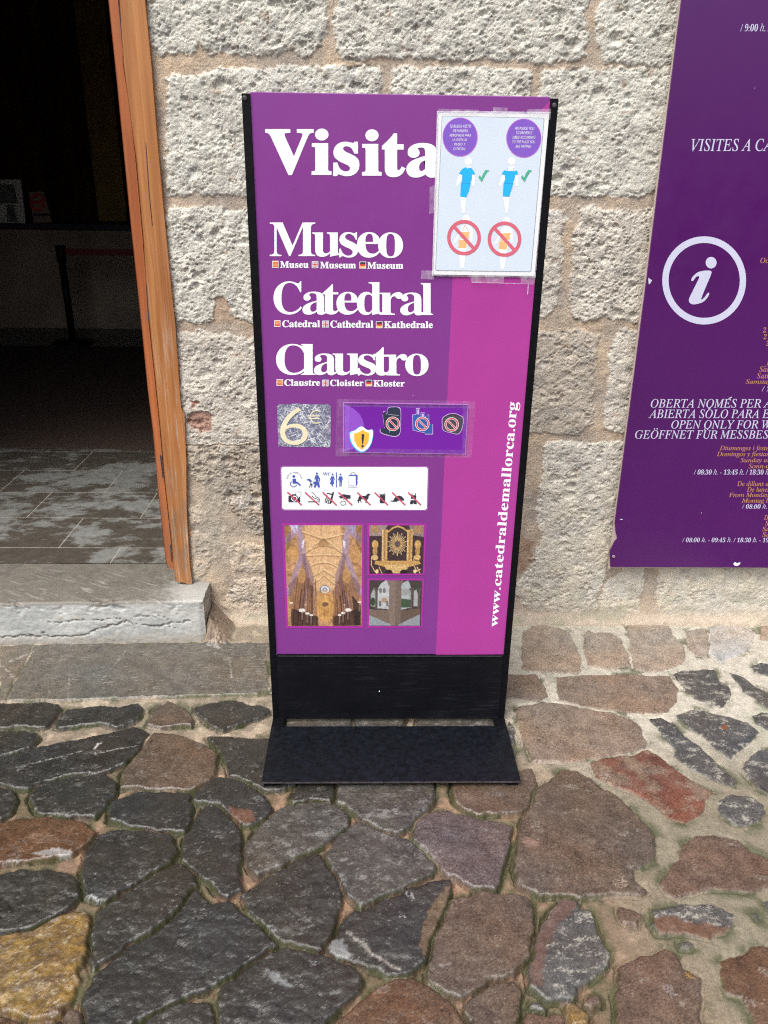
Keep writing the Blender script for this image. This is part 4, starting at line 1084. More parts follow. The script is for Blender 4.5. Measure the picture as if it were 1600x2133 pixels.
def flag(view, kind, x0, y0, x1, y1):
    e = Decal(view, 0, 3)
    e.rect(x0, y0, x1, y1, M_WHITE)
    b = (x1 - x0) * .07
    x0, y0, x1, y1 = x0 + b, y0 + b, x1 - b, y1 - b
    w_, h_ = x1 - x0, y1 - y0
    if kind == 'bars':
        e.rect(x0, y0, x1, y1, M_FLAGYEL)
        for k in range(4): e.rect(x0, y0 + h_ * (2 * k + 1.0) / 9, x1, y0 + h_ * (2 * k + 2.1) / 9, M_FLAGRED)
    elif kind == 'cross':
        e.rect(x0, y0, x1, y1, M_BLUE)
        e.line([(x0, y0), (x1, y1)], w_ * .2, M_WHITE); e.line([(x0, y1), (x1, y0)], w_ * .2, M_WHITE)
        e.line([(x0, y0), (x1, y1)], w_ * .07, M_FLAGRED); e.line([(x0, y1), (x1, y0)], w_ * .07, M_FLAGRED)
        cx, cy = (x0 + x1) / 2, (y0 + y1) / 2
        e.rect(x0, cy - h_ * .17, x1, cy + h_ * .17, M_WHITE); e.rect(cx - w_ * .17, y0, cx + w_ * .17, y1, M_WHITE)
        e.rect(x0, cy - h_ * .1, x1, cy + h_ * .1, M_FLAGRED); e.rect(cx - w_ * .1, y0, cx + w_ * .1, y1, M_FLAGRED)
    else:
        e.rect(x0, y0, x1, y0 + h_ / 3, M_INK); e.rect(x0, y0 + h_ / 3, x1, y0 + 2 * h_ / 3, M_FLAGRED); e.rect(x0, y0 + 2 * h_ / 3, x1, y1, M_FLAGYEL)
    e.build('flag', panel)
for v_, k_, *b_ in ((Z3, 'bars', 256, 1384, 306, 1438), (Z3, 'cross', 570, 1387, 621, 1441), (Z3, 'tri', 948, 1390, 1000, 1445), (Z3, 'bars', 272, 1856, 321, 1908), (Z3, 'cross', 652, 1859, 704, 1913), (Z3, 'tri', 1079, 1865, 1131, 1918),
                  (Z5, 'bars', 126, 383, 173, 429), (Z5, 'cross', 456, 386, 503, 433), (Z5, 'tri', 771, 387, 818, 433)):
    flag(v_, k_, *b_)
e = Decal((980, 820, .234375), 0, 6)
e.text(bold('www.catedraldemallorca.org'), ((260, 2076), (446, 78), (328, 70), (168, 2070)), M_WHITE, .004)
e.build('web_address_lettering', panel)

# price label of scratched metal foil
Z6 = (560, 830, .275)
def foil():
    m, t, p = new_mat('scratched metal foil')
    out = None
    for k, rot in enumerate((.3, 1.2, 2.1, 2.8)):
        n = nd(t, 'TexNoise', Scale=1., Detail=3., Roughness=.6); tc = nd(t, 'TexCoord'); mp = nd(t, 'Mapping')
        r0 = nd(t, 'Mapping'); r0.inputs['Rotation'].default_value = (0, rot, 0); r0.inputs['Location'].default_value = (k * 3.1, 0, k)
        t.links.new(tc.outputs['Object'], r0.inputs[0]); t.links.new(r0.outputs[0], mp.inputs[0])
        mp.inputs['Scale'].default_value = (46, 1, 330); t.links.new(mp.outputs[0], n.inputs['Vector'])
        v = ramp(t, n.outputs['Fac'], [(.56, 0), (.63, 1)])
        if out is None: out = v
        else:
            mm = nd(t, 'Math', operation='MAXIMUM'); t.links.new(out, mm.inputs[0]); t.links.new(v, mm.inputs[1]); out = mm.outputs[0]
    c = ramp(t, noise(t, 16, 3), [(.40, .35), (.60, 1)])
    m2 = nd(t, 'Math', operation='MULTIPLY'); t.links.new(out, m2.inputs[0]); t.links.new(c, m2.inputs[1])
    t.links.new(mix_rgb(t, m2.outputs[0], (.16, .17, .27), (.85, .88, .92)), p.inputs['Base Color'])
    p.inputs['Roughness'].default_value = .45; p.inputs['Metallic'].default_value = .25
    return m
e = Decal(Z6, 0, 6)
e.poly([(62, 62), (80, 40), (130, 45), (200, 38), (330, 44), (450, 43), (470, 62), (468, 362), (455, 370), (330, 366), (200, 369), (85, 362), (72, 366)], foil())
lab = e.build('price_label', panel)
e = Decal(Z6, -.0008, 8)
e.text('6', (86, 66, 296, 352), M_GOLDPAINT, -.012, res=12)
e.ring(362, 140, 52, 52, 9, 9, M_GOLDPAINT, 52, 308)
e.line([(300, 132), (390, 132)], 8, M_GOLDPAINT); e.line([(300, 152), (384, 152)], 8, M_GOLDPAINT)
e.build('price_lettering', lab)

# pictogram strip
e = Decal(Z5, 0, 6)
e.poly(rounded([(153, 1010), (1229, 1013), (1222, 1337), (160, 1334)], 22), M_STRIPEDGE)
e.poly(rounded([(156, 1013), (1226, 1016), (1219, 1334), (163, 1331)], 21), M_PURPLE)
e.poly(rounded([(160, 1017), (1222, 1020), (1215, 1329), (167, 1326)], 20), M_WHITE)
strip = e.build('pictogram_strip', panel)
I1 = (580, 960, .1125); I2 = (730, 960, .10625); YI = -.0010
def slash(e, x0, y0, x1, y1, wd=26): e.line([(x0, y0), (x1, y1)], wd, M_REDLINE)
e = Decal(I1, YI)
e.circ(285, 287, 26, 25, M_BLUE); e.poly([(260, 330), (325, 328), (330, 385), (350, 385), (418, 445), (400, 465), (340, 420), (262, 420)], M_BLUE)
e.ring(280, 425, 66, 62, 14, 14, M_BLUE, 20, 235)
for k, ch in enumerate('ESPACIO HABILITADO'):
    if ch == ' ': continue
    a = R_(188 + 164 * k / 17); cx, cy = 295 + 132 * math.cos(a), 340 + 130 * math.sin(a)
    t_ = np.array([-math.sin(a), math.cos(a)]); n_ = np.array([math.cos(a), math.sin(a)]); c0 = np.array([cx, cy])
    w_ = 3 if ch == 'I' else 9
    e.text(ch, (c0 - t_ * w_ - n_ * 13, c0 + t_ * w_ - n_ * 13, c0 + t_ * w_ + n_ * 13, c0 - t_ * w_ + n_ * 13), M_INK)
e.build('wheelchair_pictogram', strip)
e = Decal(I1, YI)
e.circ(711, 231, 19, 20, M_BLUE); e.poly([(690, 262), (735, 262), (770, 330), (762, 385), (745, 385), (748, 335), (738, 318), (738, 378), (692, 380), (690, 320), (676, 348), (664, 342)], M_BLUE)
e.poly([(640, 400), (665, 380), (750, 385), (768, 480), (750, 497), (735, 490), (712, 440), (690, 492), (660, 495), (655, 485), (672, 430), (645, 425)], M_BLUE)
e.poly([(518, 352), (540, 335), (572, 328), (610, 355), (612, 395), (585, 402), (560, 360), (530, 362)], M_BLUE)
e.poly([(590, 412), (632, 425), (628, 450), (615, 497), (606, 495), (612, 450), (598, 445), (572, 497), (563, 494), (585, 440)], M_INK)
e.line([(740, 385), (790, 375)], 3, M_GREYLINE); e.line([(612, 385), (665, 360)], 3, M_GREYLINE)
e.build('guide_dog_pictogram', strip)
e = Decal(I1, YI)
e.text(bold('WC'), (820, 212, 972, 272), M_BLUE, -.004)
e.circ(1002, 251, 17, 17, M_BLUE)
e.poly([(978, 285), (1026, 285), (1044, 350), (1036, 358), (1016, 318), (1030, 425), (1010, 432), (1004, 475), (990, 476), (984, 432), (952, 424), (978, 350), (985, 318), (958, 358), (948, 350)], M_BLUE)
e.rect(1066, 212, 1081, 490, M_BLUE)
e.circ(1150, 251, 17, 17, M_BLUE)
e.poly([(1124, 285), (1178, 285), (1200, 355), (1190, 362), (1172, 318), (1176, 380), (1168, 470), (1154, 470), (1156, 390), (1148, 390), (1144, 478), (1130, 478), (1128, 380), (1130, 318), (1114, 362), (1104, 355)], M_BLUE)
e.build('toilet_pictogram', strip)
e = Decal(I1, YI)
e.poly([(1298, 280), (1318, 256), (1464, 256), (1464, 432), (1440, 460), (1298, 460)], M_BLUE)
e.poly([(1302, 284), (1430, 278), (1434, 456), (1302, 456)], M_WHITE)
e.ring(1375, 262, 48, 52, 6, 6, M_GREYLINE, 180, 360); e.ring(1392, 258, 42, 58, 6, 6, M_GREYLINE, 190, 360)
e.text('SHOPPING', (1296, 476, 1468, 500), M_GREYLINE)
e.build('shopping_bag_pictogram', strip)
e = Decal(I1, YI)
e.poly([(186, 645), (240, 645), (250, 618), (325, 616), (332, 640), (350, 650), (375, 690), (385, 660), (400, 660), (402, 764), (186, 764)], M_INK)
e.circ(294, 698, 56, 54, M_WHITE); e.circ(294, 700, 40, 38, M_INK); e.circ(292, 700, 24, 24, M_PINK)
for x0, y0, x1, y1 in ((330, 600, 302, 585), (345, 585, 335, 548), (360, 580, 378, 560), (392, 592, 438, 580), (400, 620, 440, 628), (400, 640, 425, 665), (330, 600, 312, 610), (378, 560, 385, 588)): e.line([(x0, y0), (x1, y1)], 6, M_GREYLINE)
slash(e, 166, 578, 430, 818); e.build('no_camera_pictogram', strip)
e = Decal(I1, YI)
e.rect(550, 748, 715, 766, M_INK); e.rect(728, 748, 740, 766, M_INK); e.rect(750, 748, 764, 766, M_INK)
e.line([(614, 580), (655, 600), (680, 640), (700, 668), (735, 680), (758, 705), (762, 738)], 11, M_INK)
e.line([(622, 645), (640, 668), (665, 688), (700, 698), (730, 715), (738, 740)], 11, M_INK)
slash(e, 492, 582, 754, 818); e.build('no_smoking_pictogram', strip)
e = Decal(I1, YI)
e.poly([(905, 590), (985, 608), (1010, 575), (1030, 580), (985, 775), (960, 798), (862, 775), (855, 755)], M_INK)
e.poly([(910, 612), (985, 632), (960, 712), (888, 690)], M_WHITE)
for r_ in range(3):
    for c_ in range(3): e.rect(882 + 30 * c_ - 6 * r_, 705 + 24 * r_ + 7 * c_, 900 + 30 * c_ - 6 * r_, 720 + 24 * r_ + 7 * c_, M_WHITE)
slash(e, 818, 582, 1078, 820); e.build('no_phone_pictogram', strip)
e = Decal(I1, YI)
e.poly([(1190, 615), (1335, 635), (1335, 700), (1270, 700), (1200, 715), (1195, 705), (1250, 680), (1215, 668), (1190, 690), (1178, 685), (1160, 700), (1150, 692), (1135, 695), (1140, 670), (1112, 668), (1112, 658), (1165, 645)], M_INK)
e.line([(1150, 780), (1170, 750), (1200, 745), (1235, 750), (1248, 785), (1235, 812), (1200, 822), (1165, 812), (1150, 780)], 9, M_INK)
slash(e, 1112, 584, 1366, 820); e.build('no_litter_pictogram', strip)
e = Decal(I2, YI)
e.poly([(122, 785), (148, 765), (160, 705), (185, 685), (300, 685), (330, 650), (355, 638), (395, 660), (385, 672), (365, 672), (350, 735), (325, 765), (315, 825), (295, 828), (293, 775), (225, 740), (205, 765), (222, 815), (208, 818), (188, 775), (168, 790), (165, 826), (152, 826), (150, 790)], M_INK)
slash(e, 133, 618, 392, 866, 28); e.build('no_dogs_pictogram', strip)
e = Decal(I2, YI)
e.poly([(575, 668), (682, 668), (678, 828), (576, 828)], M_INK); e.rect(564, 648, 690, 660, M_INK); e.line([(655, 648), (664, 612)], 7, M_INK)
slash(e, 473, 618, 735, 866, 28); e.build('no_drinks_pictogram', strip)
e = Decal(I2, YI)
e.poly([(765, 782), (840, 775), (870, 720), (910, 688), (960, 680), (1010, 695), (1050, 745), (1058, 778), (960, 772), (900, 800), (830, 802)], M_INK)
slash(e, 818, 620, 1075, 866, 28); e.build('no_hat_pictogram', strip)
e = Decal(I2, YI)
e.poly([(1188, 745), (1188, 680), (1200, 670), (1200, 630), (1214, 630), (1214, 672), (1265, 672), (1265, 630), (1279, 630), (1280, 675), (1290, 685), (1288, 745)], M_INK)
e.poly([(1182, 770), (1288, 770), (1306, 846), (1245, 846), (1236, 815), (1226, 846), (1162, 846)], M_INK)
slash(e, 1130, 620, 1382, 866, 28); e.build('no_beachwear_pictogram', strip)

# printed photographs
class Canvas:
    def __init__(s, quad, box, nx, ny, c):
        s.quad = quad; s.box = box; s.nx, s.ny = nx, ny
        x0, y0, x1, y1 = box
        s.X, s.Y = np.meshgrid(np.linspace(x0, x1, nx), np.linspace(y0, y1, ny))
        s.c = np.ones((ny, nx, 3)) * np.array(c)
    def mixc(s, a, col):
        a = a[..., None]; s.c = s.c * (1 - a) + (np.array(col) if not hasattr(col, 'shape') else col) * a
    def poly(s, pts, col, a=1.): s.mixc(inside(s.X, s.Y, [(p[0], p[1]) for p in pts]) * a, col)
    def line(s, pts, wd, col, a=1.):
        d = np.full(s.X.shape, 1e9)
        for p, q in zip(pts[:-1], pts[1:]): d = np.minimum(d, segdist(s.X, s.Y, p, q))
        s.mixc(sstep(wd * .75, wd * .25, d) * a, col)
    def ell(s, cx, cy, rx, ry, col, a=1.): s.mixc(sstep(1.1, .9, np.hypot((s.X - cx) / rx, (s.Y - cy) / ry)) * a, col)
    def noise(s, f, amp, seed, fy=None):
        s.c = s.c * (1 + amp * fbm(s.X * f, s.Y * (fy or f), 4, seed, .65))[..., None]
    def build(s, name, view, y, parent):
        ox, oy, k = view
        tl, tr_, br, bl = [np.array(q, float) for q in s.quad]
        a = np.linspace(0, 1, s.nx)[None, :, None]; b = np.linspace(0, 1, s.ny)[:, None, None]
        P = tl * (1 - a) * (1 - b) + tr_ * a * (1 - b) + br * a * b + bl * (1 - a) * b
        Q = at(ox + P[..., 0] * k, oy + P[..., 1] * k, y)
        return grid_mesh(name, Q, M_PRINT, np.clip(s.c, .004, .85), parent, smooth=False)
ZP = (560, 1060, .225)
def frame(pts):
    e = Decal(ZP, 0, 6); e.poly(pts, M_FRAMEPINK); return e.build('photo_print', panel)
YP = -.0010
p1_ = frame([(120, 133), (882, 133), (878, 1103), (160, 1105)])
c = Canvas([(142, 152), (865, 152), (858, 1083), (180, 1085)], (142, 152, 865, 1085), 150, 196, (.40, .24, .13))
c.noise(.012, .6, 301); c.noise(.05, .35, 302)
gold = (.60, .41, .24)
c.poly([(330, 152), (660, 152), (690, 420), (620, 640), (600, 760), (430, 760), (400, 600), (340, 420)], gold, .75)
for q in ([(310, 210), (500, 275), (700, 230)], [(330, 400), (500, 270)], [(680, 400), (510, 270)], [(300, 420), (420, 350), (500, 330), (600, 350), (700, 420)], [(340, 430), (505, 420), (670, 430)], [(370, 530), (430, 500), (500, 490), (570, 500), (640, 540)], [(395, 620), (505, 560), (610, 630)], [(410, 680), (505, 610), (600, 690)]):
    c.line(q, 13, (.62, .46, .28), .8); c.line([(x, y + 13) for x, y in q], 9, (.22, .10, .04), .6)
c.poly([(480, 275), (525, 275), (570, 350), (440, 350)], (.26, .14, .06), .6)
for sg in (0, 1):
    fx = (lambda x: x) if not sg else (lambda x: 1010 - x)
    for yy in (330, 400, 480, 560, 640):
        c.line([(fx(160), yy - 20), (fx(230), yy - 60), (fx(290), yy + 30)], 10, (.25, .11, .045), .6)
    vio = (.33, .24, .31)
    c.poly([(fx(142), 340), (fx(260), 235), (fx(285), 215), (fx(330), 152), (fx(250), 152), (fx(142), 270)], vio, .85)
    c.line([(fx(285), 225), (fx(300), 420), (fx(250), 560), (fx(160), 780)], 52, vio, .9)
    c.line([(fx(300), 250), (fx(318), 430)], 34, (.36, .27, .33), .8)
    c.line([(fx(315), 430), (fx(350), 640), (fx(330), 780), (fx(250), 960)], 40, (.22, .14, .17), .9)
    c.line([(fx(345), 480), (fx(385), 620), (fx(395), 800)], 26, (.30, .21, .22), .8)
    rk = random.Random(31 + sg)
    c.poly([(fx(160), 700), (fx(300), 560), (fx(400), 700), (fx(425), 1085), (fx(180), 1085)], (.16, .075, .05), .55)
    for k in range(11):
        x0 = 250 + 17 * k; x1 = 185 + 24 * k; y0 = rk.uniform(640, 840)
        c.line([(fx(x0), y0), (fx(x1), 1085)], rk.uniform(6, 13), rk.choice([(.20, .10, .075), (.05, .022, .022), (.28, .17, .15), (.10, .045, .03), (.34, .22, .2)]), .85)
    c.poly([(fx(205), 152), (fx(142), 152), (fx(142), 420), (fx(200), 330)], (.12, .05, .02), .4)
    c.ell(fx(215), 420, 55, 80, (.50, .30, .12), .5); c.ell(fx(290), 620, 40, 70, (.52, .32, .13), .5)
    c.poly([(fx(305), 300), (fx(330), 280), (fx(318), 350), (fx(300), 370)], (.6, .6, .66), .9)
c.poly([(190, 152), (270, 152), (262, 235), (230, 215)], (.45, .47, .62)); c.line([(240, 160), (255, 220)], 12, (.5, .15, .25), .8)
c.poly([(740, 152), (810, 152), (790, 220), (755, 225)], (.30, .26, .40))
c.poly([(175, 920), (440, 1000), (440, 1085), (175, 1085)], (.03, .018, .02), .75); c.poly([(860, 920), (590, 1000), (590, 1085), (860, 1085)], (.03, .018, .02), .75)
c.poly([(770, 800), (860, 900), (860, 1085), (800, 1085)], (.03, .025, .025), .8)
c.ell(510, 748, 48, 42, (.14, .13, .16))
for k in range(12):
    a = 6.283 * k / 12; c.ell(510 + 32 * math.cos(a), 748 + 28 * math.sin(a), 9, 8, (.58, .62, .66))
c.ell(510, 748, 14, 12, (.5, .55, .62))
c.ell(510, 900, 90, 150, (.55, .30, .10), .45)
c.poly([(480, 860), (500, 800), (530, 800), (555, 860), (590, 900), (580, 1010), (520, 1050), (440, 1010), (440, 900)], (.52, .31, .12), .9)
for k in range(9): c.line([(455 + 15 * k, 880), (455 + 15 * k, 1000)], 5, (.20, .10, .04), .6)
c.ell(510, 885, 30, 22, (.12, .07, .07), .8); c.ell(510, 960, 26, 30, (.34, .18, .07), .8)
for x, y, r in ((285, 940, 34), (335, 970, 22), (372, 985, 18), (735, 938, 32), (685, 965, 22), (650, 985, 18), (180, 870, 16), (845, 865, 18), (320, 890, 8), (697, 890, 8)):
    c.ell(x, y, r, r * .5, (.72, .68, .62), .9); c.line([(x, y + 12), (x - 4, y + 80)], 12, (.30, .2, .17), .6)
c.noise(.09, .55, 305); c.noise(.03, .45, 306)
c.c = np.clip(c.c, 0, 1) ** 1.12 * 1.15
c.build('picture', ZP, YP, p1_)
p2_ = frame([(912, 133), (1463, 135), (1443, 612), (912, 617)])
c = Canvas([(932, 152), (1440, 153), (1425, 598), (930, 600)], (932, 152, 1440, 600), 120, 108, (.05, .03, .035))
c.poly([(932, 152), (1100, 152), (1050, 250), (932, 250)], (.30, .22, .22)); c.poly([(1300, 152), (1440, 152), (1440, 260), (1320, 240)], (.24, .17, .17))
au = (.52, .32, .12)
for x in (1075, 1310):
    c.poly([(x - 28, 190), (x + 28, 190), (x + 25, 480), (x - 25, 480)], au); c.line([(x, 200), (x, 470)], 14, (.24, .13, .05), .7); c.line([(x - 22, 200), (x - 22, 470)], 6, (.72, .52, .26), .8)
for k in range(28):
    a = 6.283 * k / 28; L = 1 if k % 2 else .8
    c.line([(1195, 325), (1195 + 92 * L * math.cos(a), 325 + 108 * L * math.sin(a))], 7, (.60, .44, .22), .9)
c.ell(1195, 325, 46, 50, (.42, .26, .10)); c.ell(1195, 325, 28, 30, (.10, .075, .085))
c.line([(1110, 210), (1150, 175), (1195, 160), (1240, 175), (1290, 210)], 14, au)
for x in (985, 1385):
    c.ell(x, 330, 30, 40, au); c.ell(x, 390, 22, 45, (.40, .24, .09)); c.ell(x, 450, 30, 25, (.58, .38, .17)); c.ell(x, 190, 42, 40, (.34, .2, .09), .8)
    c.line([(x - 30, 440), (x - 34, 520), (x, 580), (x + 30, 560)], 7, (.68, .5, .26))
c.poly([(990, 480), (1400, 480), (1420, 510), (1300, 540), (1080, 540), (980, 510)], (.47, .28, .10))
c.poly([(1075, 520), (1310, 520), (1290, 560), (1210, 600), (1170, 600), (1090, 560)], (.56, .38, .17))
c.ell(1120, 585, 32, 22, (.02, .015, .02)); c.ell(1260, 585, 36, 22, (.02, .015, .02))
for x in (1005, 1365): c.ell(x, 580, 15, 18, (.72, .52, .28)); c.line([(x + 20, 540), (x + 50, 600)], 7, (.66, .48, .26))
c.noise(.06, .9, 311); c.noise(.11, .7, 312)
c.build('picture', ZP, YP, p2_)
p3_ = frame([(912, 645), (1440, 645), (1422, 1098), (910, 1100)])
c = Canvas([(930, 660), (1420, 662), (1408, 1083), (928, 1082)], (930, 660, 1420, 1083), 116, 102, (.060, .045, .045))
c.poly([(1010, 740), (1040, 690), (1080, 662), (1120, 662), (1120, 930), (1010, 920)], (.42, .44, .45)); c.poly([(1228, 690), (1290, 662), (1310, 700), (1325, 760), (1325, 910), (1228, 935)], (.34, .38, .39))
c.poly([(945, 790), (975, 730), (990, 770), (990, 910), (945, 900)], (.30, .33, .33)); c.poly([(1345, 760), (1370, 745), (1385, 800), (1385, 900), (1345, 900)], (.33, .35, .35))
for x in (1035, 1070): c.ell(x, 755, 14, 24, (.16, .15, .16))
c.line([(1015, 790), (1115, 800)], 7, (.55, .55, .55)); c.ell(1070, 845, 26, 25, (.36, .25, .16)); c.poly([(1020, 850), (1045, 850), (1045, 900), (1020, 900)], (.14, .13, .13)); c.poly([(1090, 850), (1112, 850), (1112, 900), (1090, 900)], (.16, .15, .15))
c.poly([(1228, 830), (1325, 840), (1325, 910), (1228, 915)], (.05, .085, .05)); c.ell(965, 860, 22, 40, (.04, .06, .035)); c.poly([(1240, 740), (1310, 745), (1310, 800), (1240, 800)], (.26, .27, .25), .8)
c.poly([(1095, 662), (1245, 662), (1235, 700), (1228, 720), (1235, 1083), (1108, 1083), (1118, 720), (1105, 700)], (.20, .15, .125))
c.poly([(1175, 662), (1245, 662), (1235, 700), (1228, 720), (1235, 1083), (1175, 1083)], (.15, .11, .095), .8)
c.poly([(930, 930), (1118, 940), (1118, 1060), (930, 985)], (.17, .125, .10)); c.poly([(1228, 940), (1410, 920), (1410, 975), (1228, 1060)], (.12, .085, .07))
c.poly([(930, 985), (1118, 1062), (1150, 1083), (930, 1083)], (.26, .29, .32)); c.poly([(1410, 975), (1228, 1060), (1200, 1083), (1410, 1083)], (.25, .27, .30))
for x in (995, 1325, 1395): c.line([(x, 740), (x, 920)], 17, (.10, .08, .075)); c.ell(x, 745, 24, 12, (.09, .07, .065))
c.noise(.04, .4, 321); c.noise(.1, .25, 322)
c.build('picture', ZP, YP, p3_)

# taped notices: separate sheets on the panel
Z4 = (860, 180, .2156)
Z7 = (900, 230, .1625)
pos = thing('dress_code_poster', 'white laminated dress code poster taped over the upper right of the purple sign', 'poster', tuple(at(1010, 400, -.004)))
def sheet(name, view, pts, y, th, mat, parent):
    ox, oy, k = view
    s = Solid(); s.prism([tuple(at(ox + a * k, oy + b * k, y)) for a, b in pts], (0, th, 0)); return s.build(name, mat, parent)
paper = sheet('paper_sheet', Z4, [(246, 252), (1318, 268), (1176, 1832), (198, 1817)], -.0052, .0012, M_PAPER, pos)
lam = sheet('laminate_edge', Z4, [(234, 236), (1334, 246), (1192, 1846), (186, 1832)], -.0038, .0008, tape_mat('laminate film', .5, (.7, .68, .78)), pos)
e = Decal(Z4, -.0053)
e.poly(rounded([(281, 283), (1272, 304), (1144, 1792), (217, 1780)], 22), M_GREYLINE)
e.poly(rounded([(285, 288), (1267, 308), (1139, 1787), (222, 1775)], 20), M_PALEBLUE)
e.ring(735, 350, 58, 50, 6, 6, M_FAINT, 60, 300); e.circ(728, 335, 20, 20, M_FAINT)
e.build('printed_field', paper)
YQ = -.0054
for cx, cy, lines in ((360, 340, (('SE RUEGA VESTIR', 232, 182, 500, 220), ('DE MANERA', 268, 242, 458, 277), ('APROPIADA PARA', 222, 300, 500, 335), ('LA VISITA AL', 262, 358, 452, 392), ('MUSEO Y', 283, 416, 428, 450), ('CATEDRAL', 272, 474, 432, 508))),
                      (1177, 355, (('WE PLEASE YOU', 1063, 210, 1312, 247), ('TO PROPERLY', 1078, 268, 1290, 305), ('DRESS ACCORDING', 1033, 326, 1325, 362), ('TO THE PLACE YOU', 1030, 384, 1322, 420), ('ARE VISITING', 1066, 442, 1270, 477)))):
    e = Decal(Z7, YQ, 6)
    e.circ(cx, cy, 226, 251, M_VRING); e.circ(cx, cy, 217, 242, M_VIOLET)
    for q, *b in lines: e.text(q, b, M_ORANGE if False else M_PAPER, .0, .25, 3)
    e.build('text_roundel', paper)
def fig(e, x, kind):
    W = lambda pts: [(a + x, b) for a, b in pts]
    e.circ(466 + x, 650, 46, 50, M_FIG)
    e.poly(W([(350, 815), (388, 818), (384, 880), (345, 945), (318, 972), (305, 955), (325, 890)]), M_FIG)
    e.poly(W([(512, 820), (552, 820), (552, 900), (540, 975), (522, 972), (518, 900)]), M_FIG)
    e.poly(W([(362, 1105), (436, 1112), (430, 1200), (418, 1310), (390, 1315), (376, 1220)]), M_FIG)
    e.poly(W([(436, 712), (496, 712), (500, 745), (430, 745)]), M_FIG)
    if kind == 0:
        e.poly(W([(345, 812), (375, 762), (410, 735), (445, 727), (455, 755), (470, 728), (505, 738), (535, 772), (553, 825), (512, 820), (510, 870), (495, 910), (490, 965), (470, 1040), (436, 1118), (362, 1105), (370, 935), (386, 900), (385, 826)]), M_SKYBLUE)
    else:
        e.poly(W([(410, 735), (500, 735), (505, 775), (405, 775)]), M_FIG)
        e.poly(W([(336, 822), (352, 790), (372, 765), (410, 776), (490, 778), (532, 768), (545, 795), (549, 825), (510, 826), (505, 860), (488, 905), (482, 960), (455, 1040), (434, 1104), (353, 1098), (362, 935), (380, 895), (378, 826)]), M_SKYBLUE)
        e.line(W([(410, 735), (412, 778)]), 7, M_SKYBLUE); e.line(W([(490, 735), (488, 778)]), 7, M_SKYBLUE)
    e.line(W([(378, 932), (488, 932)]), 3, M_BLUE)
    xo = x - 8 if kind else x
    e.poly([(a + xo, b) for a, b in [(594, 855), (612, 828), (632, 862), (660, 800), (690, 760), (738, 770), (712, 785), (680, 830), (638, 915)]], M_GREEN)
e = Decal(Z7, YQ, 4); fig(e, 0, 0); e.build('allowed_figure', paper)
e = Decal(Z7, YQ, 4); fig(e, 555, 1); e.build('allowed_figure', paper)
for x, y, st_ in ((495, 1460, 0), (886, 1475, 1)):
    e = Decal(Z4, YQ, 4)
    e.circ(x + 22, y - 182, 34, 34, M_FIG)
    e.poly([(x - 35, y - 70), (x - 25, y - 100), (x + 10, y - 128), (x + 55, y - 120), (x + 85, y - 70), (x + 80, y + 40), (x + 62, y + 40), (x + 55, y - 30), (x + 40, y + 20), (x + 25, y + 110), (x - 5, y + 295), (x - 35, y + 290), (x - 52, y + 110), (x - 30, y), (x - 28, y - 40), (x - 80, y + 55), (x - 102, y + 45)], M_FIG)
    if not st_:
        e.line([(x - 22, y - 60), (x + 12, y - 122), (x + 42, y - 60)], 5, M_PINK)
        e.poly([(x - 30, y - 55), (x + 55, y - 55), (x + 42, y + 10), (x - 28, y + 10)], M_ORANGE)
    else:
        e.poly([(x - 30, y - 55), (x + 62, y - 62), (x + 45, y + 5), (x - 32, y + 25)], M_ORANGE)
    e.poly([(x - 50, y + 22), (x + 32, y + 24), (x + 20, y + 100), (x - 54, y + 98)], M_ORANGE)
    e.ring(x, y, 163, 172, 33, 35, M_PINK); e.line([(x - 98, y - 108), (x + 95, y + 105)], 32, M_PINK)
    e.build('forbidden_figure', paper)
def tapes(parent, view, y, quads, mat=None):
    for q in quads:
        ox, oy, k = view
        s = Solid(); s.add([tuple(at(ox + a * k, oy + b * k, y)) for a, b in q], [tuple(range(len(q)))])
        s.build('tape', mat or M_TAPE, parent); y -= .00015
tapes(pos, Z4, -.0060, [[(246, 215), (450, 222), (450, 275), (244, 268)], [(452, 222), (640, 225), (640, 270), (452, 272)], [(775, 200), (915, 205), (918, 285), (775, 282)], [(1105, 222), (1335, 215), (1330, 320), (1100, 300)],
                       [(162, 975), (250, 930), (245, 1230), (158, 1230)], [(85, 1775), (200, 1780), (205, 1865), (75, 1860)], [(540, 1815), (880, 1822), (880, 1900), (570, 1892)], [(1040, 1800), (1190, 1805), (1175, 1905), (1045, 1900)]])
tapes(pos, Z4, -.0075, [[(236, 236), (1334, 246), (1333, 253), (236, 243)], [(234, 236), (244, 236), (196, 1830), (186, 1830)], [(570, 1888), (1165, 1906), (1165, 1912), (570, 1895)], [(1112, 1905), (1122, 1905), (1112, 2010), (1106, 2010)]], M_TAPEEDGE)

